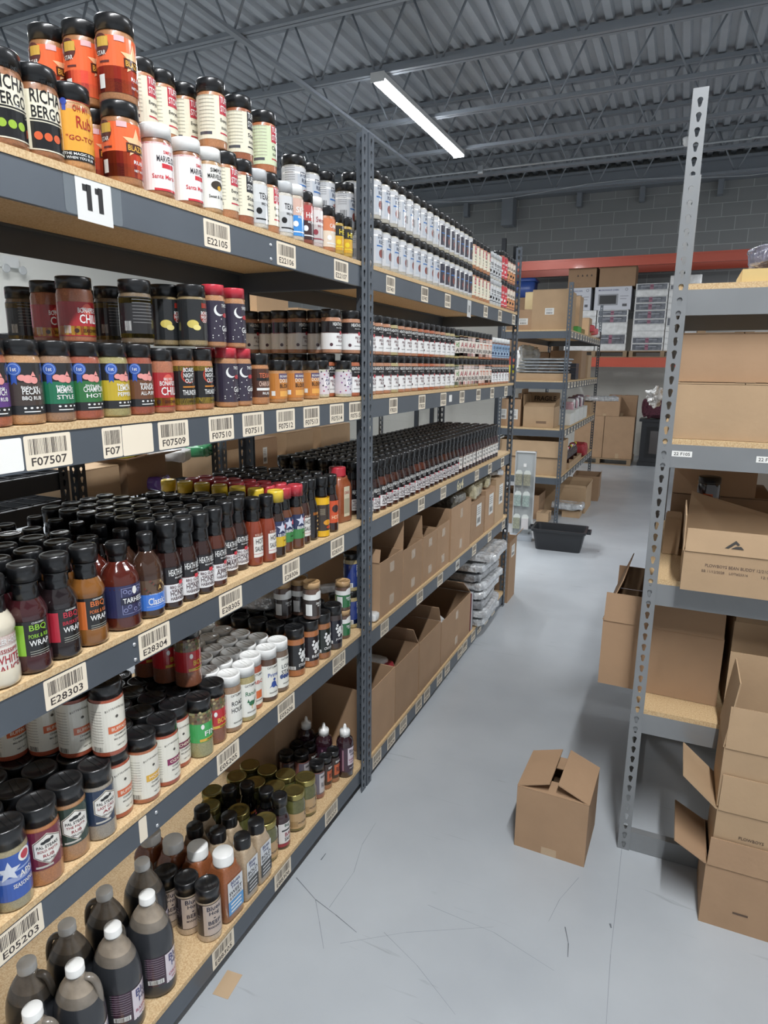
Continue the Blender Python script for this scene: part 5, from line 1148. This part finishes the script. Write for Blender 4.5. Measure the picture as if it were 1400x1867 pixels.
# ------------------------------------------------------------------ rack at the end of the aisle
LC = [.39, .465, .934, 1.395, 1.865]
LC = [.46, .93, 1.39, 1.865]
CX0, CX1, CY0, CY1 = -1.66, -1.005, 6.49, 9.0
rackC, beamsC, cC = rack_y('shelving_rack', 'grey steel rack at the end of the aisle loaded with mixed cartons', CX0, CX1, CY0, CY1, LC, 2.30, STEEL)
ZCc = [z+.0155 for z in LC]
for j, z in enumerate(LC):
    for i in range(12):
        y = CY0+.12+i*.2; d = Decal(); d.rect(-.05, -.026, .05, .026, CREAM if j else M('#c9c9c4', .6), 1); d.bars(0, .003, .07, .03, INK, 10, 2, i+j)
        mobj('barcode_sticker', d.mesh('sticker', plane_map((CX1+.003-cC[0], y-cC[1], z-.03), (0, 1, 0), (0, 0, 1))), beamsC[j])
for z in LC:     # long side rails facing the aisle
    b = MB(); b.box(CX1-.001-cC[0], CY0+.04-cC[1], z-.062, CX1+.0015-cC[0], CY1-.04-cC[1], z, STEEL); b.build('side_rail', rackC)
def cbox(label, px0, px1, pyt, y, z, dep, mat=KRAFT, closed=True, **k):
    x0, _ = ony(px0, pyt, y); x1, zt = ony(px1, pyt, y); return carton(label, x1-x0, dep, max(.03, zt-z), ((x0+x1)/2, y+dep/2, z+.0005), 0, None if closed else k.pop('flaps', {'xm': (20, .1)}), closed, mat=mat, **k)
t = cbox('large square carton with white label on top of the aisle-end rack', 972, 1037, 527, 6.56, ZCc[3], .5, KRAFT3); paper_label(t, (0, -.2505, .17), (1, 0, 0), (0, 0, 1), .085, .06)
t = cbox('small brown carton left of the large square one, top of aisle-end rack', 940, 970, 565, 6.56, ZCc[3], .3, KRAFT); paper_label(t, (0, -.1505, .08), (1, 0, 0), (0, 0, 1), .09, .06)
cbox('cream carton behind the small brown carton on aisle-end rack', 958, 976, 533, 6.95, ZCc[3], .3, M('#c9bb94', .8))
for i, (px0, px1, pt, y, m_, lb) in enumerate(((1046, 1062, 540, 7.3, KRAFT3, 'tall tan carton behind the post, top of aisle-end rack'), (1050, 1058, 606, 7.0, M('#4c9a44', .6), 'little bright green box on top of aisle-end rack'), (1062, 1078, 580, 8.0, KRAFT3, 'tan carton in the middle of the top shelf, aisle-end rack'), (1050, 1074, 612, 7.45, M('#8c7c4c', .8), 'olive flat carton near the aisle edge, aisle-end rack'))):
    x0, _ = ony(px0, pt, y); x1, zt = ony(px1, pt, y); x1 = min(x1, CX1-.01); carton(lb, max(.06, x1-x0), .25, max(.05, zt-ZCc[3]), ((x0+x1)/2-.02, y+.125, ZCc[3]+.0005), 0, None, True, mat=m_)
for i, (y, z, m_, lb) in enumerate(((8.18, .04, M('#c8444c', .25, 0, .8), 'red and white packet at far end of top shelf'), (8.42, .02, M('#c8545a', .25, 0, .8), 'second red packet nearer the rack end'), (8.64, .0, WFILM, 'white packet hanging over the far top shelf edge'), (8.86, -.0, M('#3c3030', .25, 0, .8), 'dark packet hanging over the far top shelf edge'))):
    wrinkle('packet', lb, 'packet', (CX1-.10, y, ZCc[3]+.001+z), (.24, .16, .08), m_, .012, 100+i, .1, sub=4)
# second level
b = MB(); b.box(-.29, 0, 0, .29, .42, .065, KRAFT3); tag(b.build('carton_tray', None, (-1.33, 6.53, ZCc[2]+.0004)), 'low cardboard tray under the pile of grey bags, aisle-end rack', 'tray')
for i in range(5): wrinkle('grey_bag', '%s of the folded grey bags piled on the low tray' % ('bottom one', 'second from bottom', 'middle one', 'second from top', 'top one')[i], 'bag', (-1.29+.01*i, 6.75, ZCc[2]+.067+.030*i), (.5, .34, .022), M('#8b9094', .3, 0, .6, .2, 20), .004, 110+i, .05*i, 'grey bags piled on the tray', 4)
wrinkle('plastic_bag', 'tall crumpled white bag at left end of second shelf, aisle-end rack', 'bag', (-1.53, 7.14, ZCc[2]+.001), (.22, .3, .30), WFILM, .04, 120, .3, sub=5, boxy=.6)
b = MB(); b.box(-.05, 0, 0, .05, .1, .075, M('#d8d430', .5)); tag(b.build('small_box', None, (-1.60, 6.56, ZCc[2]+.067)), 'small bright yellow box beside the far rack post', 'box')
b = MB(); [b.box(-.09, 0, .042*i, .09, .2, .042*i+.04, M('#2c3038', .4)) for i in range(4)]; tag(b.build('black_crate', None, (-1.12, 7.2, ZCc[2]+.0004)), 'black ribbed crate on the second shelf of the aisle-end rack', 'crate')
carton('tall brown carton behind the black crate', .34, .4, .30, (-1.20, 7.75, ZCc[2]+.0005), 0, None, True, mat=KRAFT2); carton('narrow carton at the aisle edge behind the black crate', .12, .3, .26, (-1.08, 8.2, ZCc[2]+.0005), 0, None, True, mat=KRAFT3)
carton('dark carton at back left of second shelf, aisle-end rack', .26, .4, .28, (-1.52, 7.8, ZCc[2]+.0005), 0, None, True, mat=KIN)
# third level
t = carton('open tan carton with raised lid, third shelf of aisle-end rack', .30, .32, .20, (-1.27, 6.73, ZCc[1]+.0005), 0, {'yp': (5, .13), 'ym': (-70, .1), 'xm': (2, .12)}, mat=KRAFT3)
d = Decal(); d.rect(-.05, -.012, .05, .012, M('#7a6450', .8)); art(t, d, (.03, -.1605, .05), (1, 0, 0), (0, 0, 1)); d = Decal(); d.text('FRAGILE', 0, 0, .22, .05, M('#3c2c24', .8)); art(t, d, (0, .1598, .27), (1, 0, 0), (0, 0, 1))
t = carton('tall carton with two white labels at left of third shelf, aisle-end rack', .20, .30, .27, (-1.55, 6.72, ZCc[1]+.0005), .0, {'xp': (2, .1)}, mat=KRAFT); paper_label(t, (.03, -.1505, .12), (1, 0, 0), (0, 0, 1), .09, .1); paper_label(t, (-.07, -.1505, .12), (1, 0, 0), (0, 0, 1), .06, .1)
for i in range(4): carton('%s white-sided tray of packets along the aisle edge, third shelf' % ('first', 'second', 'third', 'fourth')[i], .2, .30, .12+.02*(i > 0), (-1.115, 7.1+.33*i, ZCc[1]+.0005), 0, {'xm': (10, .1)}, mat=M('#cfcfca', .7), inn=KIN, group='white-sided trays')
for i in range(9): wrinkle('candy_packet', '%s packet in the white trays on the third shelf, %s from the post' % (('pink', 'white', 'dark plum')[i % 3], ORD[i+1]), 'packet', (-1.12, 7.5+.1*i, ZCc[1]+.06+.02*(i % 3)), (.1, .075, .16), (M('#c9a0a8', .25, 0, .8), WFILM, M('#5a4450', .25, 0, .8))[i % 3], .008, 130+i, .05*i, 'packets in the white trays', 3)
wrinkle('plastic_bag', 'clear bag sticking out past the far corner of the third shelf', 'bag', (-.92, 8.8, ZCc[1]+.16), (.42, .14, .06), FILM, .02, 150, .1, sub=4)
carton('small carton under the clear bag at the far corner', .2, .3, .155, (-1.12, 8.75, ZCc[1]+.0005), 0, None, True, mat=KRAFT3)
carton('wide carton deep on the third shelf of the aisle-end rack', .36, .5, .30, (-1.43, 7.4, ZCc[1]+.0005), 0, None, True, mat=KRAFT2)
# fourth level
t = carton('large light carton with torn front, fourth shelf of aisle-end rack', .62, .42, .34, (-1.33, 6.74, ZCc[0]+.0005), 0, {'ym': (172, .16)}, mat=KRAFT3)
for i in range(10):
    b = MB(); c = ('#1c1c20', '#d8c030', '#d8d8d4', '#a83038')[i % 4]; b.lathe([(.028, 0), (.028, .11), (.014, .14), (.014, .16)], sauce('#2c1418'), 12); b.lathe([(.016, .155), (.016, .18)], M(c, .3), 12)
    tag(b.build('sauce_bottle', None, (-1.08, 7.15+.085*i, ZCc[0]+.02)), 'small sauce bottle in low trays on fourth shelf of aisle-end rack, %s from its post' % ORD[i+1], 'sauce bottle', 'bottles in the low trays')
for i in range(3): carton('low tray holding small sauce bottles, %s from the post' % ORD[i+1], .16, .3, .06, (-1.09, 7.22+.31*i, ZCc[0]+.0005), 0, {'ym': (-85, .0)}, mat=KRAFT3)
wrinkle('red_bag', 'red mesh bag near the far end of the fourth shelf', 'bag', (-1.08, 8.2, ZCc[0]+.001), (.2, .3, .14), M('#a03038', .5), .02, 160, sub=4)
carton('tan carton at far end of the fourth shelf', .3, .4, .3, (-1.4, 8.0, ZCc[0]+.0005), 0, None, True, mat=KRAFT3)
# floor below
carton('wide open carton on the floor under the aisle-end rack', .62, .50, .27, (-1.13, 7.35, 0), 0, {'ym': (-3, .03), 'yp': (10, .04), 'xp': (8, .03)}, mat=KRAFT3)
carton('dark carton with inner lip under the left end of aisle-end rack', .40, .34, .25, (-1.42, 6.78, 0), 0, {'yp': (0, .02)}, mat=KRAFT2)
carton('small open carton in front of the dark carton', .22, .2, .155, (-1.50, 6.42, 0), .1, {'yp': (20, .03)}, mat=KRAFT2)
carton('small tan carton behind the black tub', .12, .16, .09, (-1.16, 6.60, 0), 0, None, True, mat=KRAFT3); carton('low tan carton on the floor right of the rack post', .18, .2, .07, (-.93, 6.95, 0), 0, None, True, mat=KRAFT3)
wrinkle('plastic_bag', 'clear bag lying on the low tan carton near the rack post', 'bag', (-.97, 6.9, .075), (.32, .2, .06), FILM, .02, 170, sub=4)
carton('brown carton beyond the wide open one at the rack foot', .3, .4, .29, (-.93, 8.05, 0), .05, {'xp': (5, .02)}, mat=KRAFT2)
b = MB(); b.box(0, 0, 0, .16, .05, .18, M('#cfd2d2', .5)); tag(b.build('white_bin', None, (-1.18, 8.35, 0)), 'white panel box on the floor at the far foot of the rack', 'box')

# black utility tub
T = thing('utility_tub', 'empty black plastic tub on the floor at the end of the aisle', 'tub', (-.84, 5.60, 0), .04)
b = MB(); PB = M('#202226', .45, 0, .2); w0, d0, w1, d1, hh, t_ = .185, .11, .215, .135, .185, .006
def ring(w, d, z, r=.03, n=5):
    P = []
    for cx, cy, a in ((w-r, d-r, 0), (-w+r, d-r, 90), (-w+r, -d+r, 180), (w-r, -d+r, 270)):
        for k in range(n): q = math.radians(a+90*k/(n-1)); P.append((cx+r*math.cos(q), cy+r*math.sin(q), z))
    return P
R = [ring(w0, d0, 0), ring(w1, d1, hh-.02), ring(w1+.012, d1+.012, hh-.02), ring(w1+.014, d1+.014, hh), ring(w1-t_, d1-t_, hh), ring(w0-t_, d0-t_, .006)]
for a, c in zip(R, R[1:]):
    for k in range(len(a)): j = (k+1) % len(a); b.face([a[k], a[j], c[j], c[k]], PB)
b.face(R[0][::-1], PB); b.face(R[-1], PB); b.build('tub_body', T)
for s in (-1, 1):
    b = MB(); b.box(s*(w1+.01), -.05, hh-.03, s*(w1+.045), -.04, hh-.005, PB); b.box(s*(w1+.01), .04, hh-.03, s*(w1+.045), .05, hh-.005, PB); b.box(s*(w1+.035), -.04, hh-.03, s*(w1+.045), .04, hh-.005, PB); b.build('handle', T)

# clip-strip display of small packs
T = thing('display_stand', 'narrow silver-white display panel with hanging small packs beside the tub', 'display stand', (-1.205, 5.78, 0), .12)
pm = M('#b9bebf', .3, .2); b = MB(); b.box(-.085, 0, .05, .085, .01, .80, pm); b.build('panel', T)
for x in (-.09, .082): b = MB(); b.box(x, -.02, .02, x+.01, .02, .80, M('#c9cccd', .3, .4)); b.build('side_rail', T)
b = MB(); b.box(-.095, -.09, 0, .095, .03, .05, M('#b8bfc6', .25, .3)); b.build('base', T)
b = MB(); b.box(-.09, -.015, .79, .092, .025, .80, M('#d6d8d8', .3)); b.build('top_rail', T)
b = MB(); b.box(-.015, -.004, .66, .01, 0, .69, M('#e6e6e4', .4)); b.build('price_tag', T)
for r_ in range(3):
    for c_ in range(2):
        o = thing('blister_pack', '%s hanging pack in the %s row of the display panel' % (('left', 'right')[c_], ('lower', 'middle', 'upper')[r_]), 'blister pack', (-1.25+.075*c_, 5.745, .12+.19*r_+(.0 if r_ else -.02)), .12)
        m_ = M(('#8d907c', '#93a39e', '#8c8c7c')[r_], .25, 0, .8, .3, 60); b = MB(); b.box(-.03, -.02, 0, .03, .015, .10, m_ if not (r_ == 0 and c_) else M('#c9c6c6', .5)); b.build('pack', o)
        b = MB(); b.box(-.03, 0, .10, .03, .003, .115, M('#cfd4d0', .4)); b.face([(-.03, 0, .115), (.03, 0, .115), (.015, 0, .135), (-.015, 0, .135)], M('#cfd4d0', .4)); b.build('hang_card', o)

# ------------------------------------------------------------------ pallet rack against the back wall
ORG = M('#b8513c', .35, .1, .4); DKST = M('#2c3036', .5, .2)
T = thing('pallet_rack', 'orange-beamed pallet rack along the back wall', 'pallet rack', (0, 11.3, 0))
for z0, z1 in ((3.07, 3.215), (1.54, 1.69)):
    for y in (-.03, .82): b = MB(); b.box(-4.4, y, z0, 1.95, y+.04, z1, ORG); b.box(-4.4, y-.004, z1-.03, 1.95, y, z1, ORG); b.build('beam', T)
for x in (-4.45, -2.95, 1.95):
    for y in (-.02, .8): b = MB(); b.box(x, y, 0, x+.07, y+.06, 3.6, DKST); b.build('upright', T)
    b = MB(); [b.rod((x+.035, .0, .3+.7*k), (x+.035, .82, .3+.7*k+.6*(1 if k % 2 else -.0)), .012, DKST, 6) for k in range(4)]; b.build('brace', T)
WOOD = M('#8a755c', .85, 0, 0, .12, 6)
def pallet(x, y, z, label, w=1.02, d=.95):
    T = thing('pallet', label, 'pallet', (x, y, z))
    for k in range(3): b = MB(); b.box(-w/2, -d/2+k*(d-.09)/2, .016, w/2, -d/2+k*(d-.09)/2+.09, .09, WOOD); b.build('stringer', T)
    for k in range(6): xx = -w/2+k*(w-.09)/5; b = MB(); b.box(xx, -d/2, .09, xx+.09, d/2, .106, WOOD); b.build('deck_board', T)
    for k in range(3): xx = -w/2+k*(w-.09)/2; b = MB(); b.box(xx, -d/2, 0, xx+.09, d/2, .016, WOOD); b.build('bottom_board', T)
def pallet2(x, y, z, label, w=1.02, d=.8):
    T = thing('pallet', label, 'pallet', (x, y, z)); 
    for k in range(3): xx = -w/2+k*(w-.06)/2; b = MB(); b.box(xx, -d/2, .014, xx+.06, d/2, .085, WOOD); b.build('stringer', T)
    for k in range(5): yy = -d/2+k*(d-.09)/4; b = MB(); b.box(-w/2, yy, .085, w/2, yy+.09, .1, WOOD); b.build('deck_board', T)
    for k in range(2): yy = -d/2+k*(d-.09); b = MB(); b.box(-w/2, yy, 0, w/2, yy+.09, .014, WOOD); b.build('bottom_board', T)
PZ = 1.692
pallet2(-1.36, 11.68, PZ, 'wooden pallet on the orange beam under the microwave cartons'); pallet2(-.33, 11.68, PZ, 'wooden pallet on the orange beam under the tall wrapped stack', .98)
def wrapped(x0, x1, z0, z1, y, label, seed, grp):
    T = thing('wrapped_pack', label, 'wrapped pack', ((x0+x1)/2, y, z0), 0, grp); w = (x1-x0)/2-.002
    b = MB(); b.box(-w, 0, 0, w, .5, z1-z0-.003, WFILM if seed % 3 else M('#c0c1c0', .25, 0, .9, .15, 12)); b.build('pack_body', T)
    if seed % 2:
        d = Decal(); d.rect(-w*.92, .008, w*.92, z1-z0-.012, M('#5c6068', .2, 0, 1, .5, 18), 1); d.rect(-.03, .012, .02, z1-z0-.016, M('#8c5a6c', .3), 2); d.rect(-w*.7, (z1-z0)*.55, w*.6, (z1-z0)*.6, M('#b9bcc4', .2, 0, .8), 2)
        art(T, d, (0, -.001, 0), (1, 0, 0), (0, 0, 1), 'printed_panel')
Z0 = PZ+.102; k = 0
rowsA = [.09, .17, .30, .42, .62]
zs = [Z0, Z0+.10, Z0+.30, Z0+.46, Z0+.60]
for c_, (x0, x1) in enumerate(((-1.84, -1.36), (-1.35, -.88))):
    z = Z0
    for r_, h in enumerate((.10, .16, .17, .11, .09)):
        wrapped(x0, x1, z, z+h, 11.32, '%s wrapped pack under the %s, %s from bottom' % (('white', 'grey printed')[(r_+c_) % 2], ('half-hidden microwave carton', 'microwave carton')[c_], ORD[r_+1]), (1 if (r_ in (1, 3, 4) and c_) else 2), 'wrapped packs under microwave cartons'); z += h
for i, (x0, x1) in enumerate(((-1.86, -1.47), (-1.41, -.86))):
    T = thing('microwave_carton', ('white microwave oven carton half hidden behind the rack post', 'white microwave oven carton with dark oven picture')[i], 'carton', ((x0+x1)/2, 11.33, z+.001)); w = (x1-x0)/2; WC = M('#c3c5cc', .6)
    b = MB(); b.box(-w, 0, 0, w, .45, .35, WC); b.build('box_body', T); d = Decal()
    d.text('MICROWAVE OVEN', -w*.25, .30, w*1.1, .026, M('#4a4c78', .6), 1); d.rect(-w*.8, .07, w*.3, .24, M('#8b8d92', .5), 1); d.rect(-w*.72, .09, w*.2, .22, M('#1c1d20', .4), 2); d.disc(w*.72, .305, .022, M('#6c7078', .5), 1); d.disc(w*.72, .305, .015, WC, 2); d.rect(w*.4, .2, w*.85, .21, M('#8b8d92', .5), 1); d.rect(w*.4, .16, w*.75, .17, M('#8b8d92', .5), 1); d.rect(w*.55, .05, w*.8, .09, M('#4c4c50', .5), 1)
    art(T, d, (0, -.001, 0), (1, 0, 0), (0, 0, 1), 'printed_front')
zt = z+.352
for i, (x0, x1) in enumerate(((-1.84, -1.41), (-1.36, -.82))):
    t = carton('brown carton with warning symbols on the microwave cartons' if i == 0 else 'wrapped brown carton on top of the microwave cartons', x1-x0, .5, .32, ((x0+x1)/2, 11.58, zt+.001), 0, None, True, mat=KRAFT2)
    if i == 0:
        d = Decal(); [d.poly([(-.1+.07*j, 0), (-.07+.07*j, 0), (-.085+.07*j, .035)], INK) for j in range(4)]; art(t, d, (.02, -.2505, .17), (1, 0, 0), (0, 0, 1))
for c_, (x0, x1, ztop) in enumerate(((-.80, -.33, 2.80), (-.32, .12, 2.92))):
    z = Z0; r_ = 0
    while z < ztop-.05:
        h = (.11, .10, .09, .10, .08, .13)[(r_+c_) % 6]
        wrapped(x0, x1, z, z+h, 11.32, '%s pack in the %s column of the tall wrapped stack' % (ORD[r_+1], ('left', 'right')[c_]), (1 if (r_ % 6 in (0, 1, 4, 5) and c_ == 0) or (r_ % 5 == 4) else 2), 'tall wrapped stack'); z += h; r_ += 1
pallet2(-2.42, 11.68, PZ, 'wooden pallet on the orange beam at left behind the aisle-end rack', .98)
T = thing('storage_tote', 'blue plastic tote on the pallet rack behind the aisle-end rack', 'tote', (-2.62, 11.5, 0)); bm_ = M('#2f4a8c', .4)
T.location.z = 2.66; b = MB(); b.lathe([(.22, 0), (.24, .25)], bm_, 32, sy=.7, sq=8); b.build('tote_body', T); b = MB(); b.lathe([(.26, .25), (.26, .28), (.24, .29), (.24, .305)], bm_, 32, sy=.7, sq=8); b.build('tote_lid', T)
t = carton('brown carton carrying the blue tote on the pallet rack', .8, .6, .86, (-2.42, 11.64, Z0+.0), 0, None, True, mat=KRAFT2)
t = carton('narrow tan carton standing at the right of the wrapped stack', .12, .3, .62, (.19, 11.5, Z0), 0, None, True, mat=KRAFT3)
# floor pallets under it
pallet2(-1.13, 11.4, 0, 'wooden pallet on the floor at the back wall', 1.0); PF = .102
for i, (p0, p1, pm, yt, z, y) in enumerate(((1046, 1098, 810, 780, PF, 11.05), (1099, 1153, 810, 775, PF, 11.05), (1076, 1129, 750, 725, PF+.67, 11.05), (1108, 1160, 750, 722, PF+.67, 11.29))):
    x0 = ony(p0, pm, y)[0]; x1 = ony(p1, pm, y)[0]; h = max(.3, (ony(p1, yt, y)[1] if i > 1 else PF+.665)-z)
    if i == 3: x0 = max(x0, x1-.55)
    carton(('left lower carton on the floor pallet', 'right lower carton on the floor pallet', 'front upper carton on the floor pallet', 'rear upper carton on the floor pallet')[i], x1-x0, .45 if i < 2 else .22, h, ((x0+x1)/2, y+(.225 if i < 2 else .11), z+.001*(i > 1)), 0, None, True, mat=(KRAFT, KRAFT, KRAFT, KRAFT2)[i], tape='y')
T = thing('stove_heater', 'black electric stove heater with glass door beside the pallet cartons', 'heater', (ony(1160, 800, 11.15)[0]+.36, 11.15, 0)); sm = M('#202226', .4)
b = MB(); b.box(-.30, 0, .06, .30, .35, .70, sm); b.build('stove_body', T); b = MB(); b.box(-.34, -.02, .70, .34, .37, .74, sm); b.build('top', T); b = MB(); b.box(-.32, -.03, 0, .32, .37, .06, sm); b.build('base', T)
b = MB(); b.box(-.22, -.012, .14, .22, 0, .62, M('#17181a', .3)); b.build('door', T); b = MB(); b.box(-.16, -.016, .2, .16, -.012, .56, M('#3c3634', .05, 0, 1)); b.build('glass_pane', T)
wrinkle('woven_bundle', 'dark red woven bundle lying on top of the black stove', 'bundle', (ony(1160, 800, 11.15)[0]+.36, 11.3, .741), (.62, .4, .30), M('#4c2430', .9, 0, 0, .5, 60, 1, 90), .03, 180, sub=5)
wrinkle('plastic_bag', 'white crumpled bag caught on the left side of the right rack post', 'bag', (-.072, 2.14, 1.415), (.03, .04, .05), WFILM, .018, 184, sub=5, boxy=.9, fold=40)

# ------------------------------------------------------------------ racks and goods beyond the near shelves
rackD, bD, cD = rack_x('shelving_rack', 'black rack with wire decks seen through behind the bottle shelf', -1.95, -2.45, -.3, 1.62, [.35, 1.06, 1.16, 1.62], 1.70, BLACKST, wire=True)
rackE, bE, cE = rack_x('shelving_rack', 'dark rack of cartons seen through behind the caps', -1.95, -2.45, 1.66, 2.45, [.45, 1.0], 1.32, BLACKST, wire=True)
rackG, bG, cG = rack_x('shelving_rack', 'grey rack beyond, seen between the caps and the shelf above', -1.98, -2.5, 2.52, 4.4, [.45, .93, 1.715], 1.9, STEEL)
ZE = 1.006
for i, (y0, y1, h, x, m_, lb, fp) in enumerate(((1.72, 1.92, .13, -2.02, KRAFT3, 'small tan carton with tape seam behind the yellow caps', None), (1.94, 2.16, .15, -2.0, KRAFT2, 'open carton with front flap down behind the yellow caps', {'xp': (75, .1), 'xm': (0, .05)}), (2.18, 2.42, .10, -2.14, KRAFT, 'shallow printed carton behind the bright packets', {'xp': (-85, .02)}),
        (2.58, 2.82, .17, -2.05, KRAFT3, 'carton with raised tan flap behind the black caps', {'xp': (35, .12), 'xm': (10, .1)}), (2.86, 3.1, .19, -2.05, KRAFT, 'carton with white label behind the black caps', None), (3.2, 3.5, .2, -2.05, KRAFT3, 'plain carton behind the far black caps', None), (3.6, 4.0, .2, -2.05, KRAFT3, 'last carton on the grey rack beyond', None))):
    zz = ZE if y1 < 2.46 else .947
    t = carton(lb, .3, y1-y0, h, (x-.15, (y0+y1)/2, zz), 0, fp, fp is None, mat=m_)
    if i == 4: paper_label(t, (.1505, .0, .1), (0, 1, 0), (0, 0, 1), .04, .09)
for i, c in enumerate(('#c9b82c', '#6c4aa0', '#d8d8d6', '#3a8a5a')):
    wrinkle('snack_bag', '%s snack bag lying among the cartons behind the yellow caps' % ('yellow', 'purple', 'white', 'green')[i], 'bag', (-2.04, (1.955, 2.10, 2.23, 2.385)[i], ZE+(.155, .002, .105, .105)[i]), (.16, .13, .05), M(c, .25, 0, .7), .012, 190+i, .4, sub=4)
for i, c in enumerate(('#c9428c', '#d85a9c', '#c03878')):
    b = MB(); b.box(-.06, -.05, 0, .06, .05, .045, M(c, .5)); 
    tag(b.build('small_box', None, (-2.1, 1.15, 1.6275+.046*i)), '%s pink box of the little pile seen past the rub jars' % ('bottom', 'middle', 'top')[i], 'box', 'pink boxes')
for i, (y, h) in enumerate(((3.1, .16), (3.5, .12))): carton('%s tan carton on high rack seen under the top beam' % ('left', 'right')[i], .3, .3, h, (-2.2, y, 1.73), 0, None, True, mat=KRAFT3, group='cartons under the top beam')
# emergency light on the far left wall
y, z = onx(14, 480, -8.98); T = thing('emergency_light', 'white twin-headed emergency light on the left wall', 'emergency light', (-8.98, y, z)); wl = M('#d4d6d4', .4)
b = MB(); b.box(-.02, -.12, -.06, .08, .12, .09, wl); b.build('housing', T)
for s in (-1, 1): b = MB(); b.lathe([(.025, 0), (.06, .04), (.06, .06), (.05, .065)], M('#b9bcbc', .3), 16); b.build('lamp_head', T, (.08, .13*s, -.09), (0, PI/2, 0))
# scuffs and the joint in the floor
d = Decal(); sc = M('#7f858a', .6); sd = M('#62676b', .6)
def scratch(pts, w, mt):
    for (a, b_) in zip(pts, pts[1:]):
        a, b_ = Vector(onz(*a, 0)), Vector(onz(*b_, 0)); e = (b_-a).normalized(); n = Vector((-e.y, e.x))*w; d.poly([a-n, b_-n*.6, b_+n*.6, a+n], mt, .5)
scratch([(1134, 1540), (1124, 1640), (1113, 1740), (1105, 1867)], .0008, sc)
for P, w in (([(540, 1600), (575, 1640), (612, 1668), (650, 1700)], .0012), ([(575, 1640), (582, 1680), (590, 1730)], .0009), ([(600, 1655), (645, 1590), (660, 1540), (685, 1500)], .0007), ([(1055, 1600), (1020, 1640), (1000, 1680)], .0007), ([(1030, 1690), (1036, 1720), (1035, 1745)], .0016), ([(700, 1700), (760, 1760), (830, 1850)], .0006), ([(585, 1568), (594, 1556)], .002), ([(1112, 1684), (1114, 1692)], .003), ([(780, 1650), (900, 1700), (1010, 1770)], .0006), ([(620, 1720), (740, 1700), (900, 1690)], .0005)): scratch(P, w, sd if w > .0011 else sc)
mobj('scuff_mark', d.mesh('scuffs', plane_map((0, 0, 0.0001), (1, 0, 0), (0, 1, 0))), FLOOR)
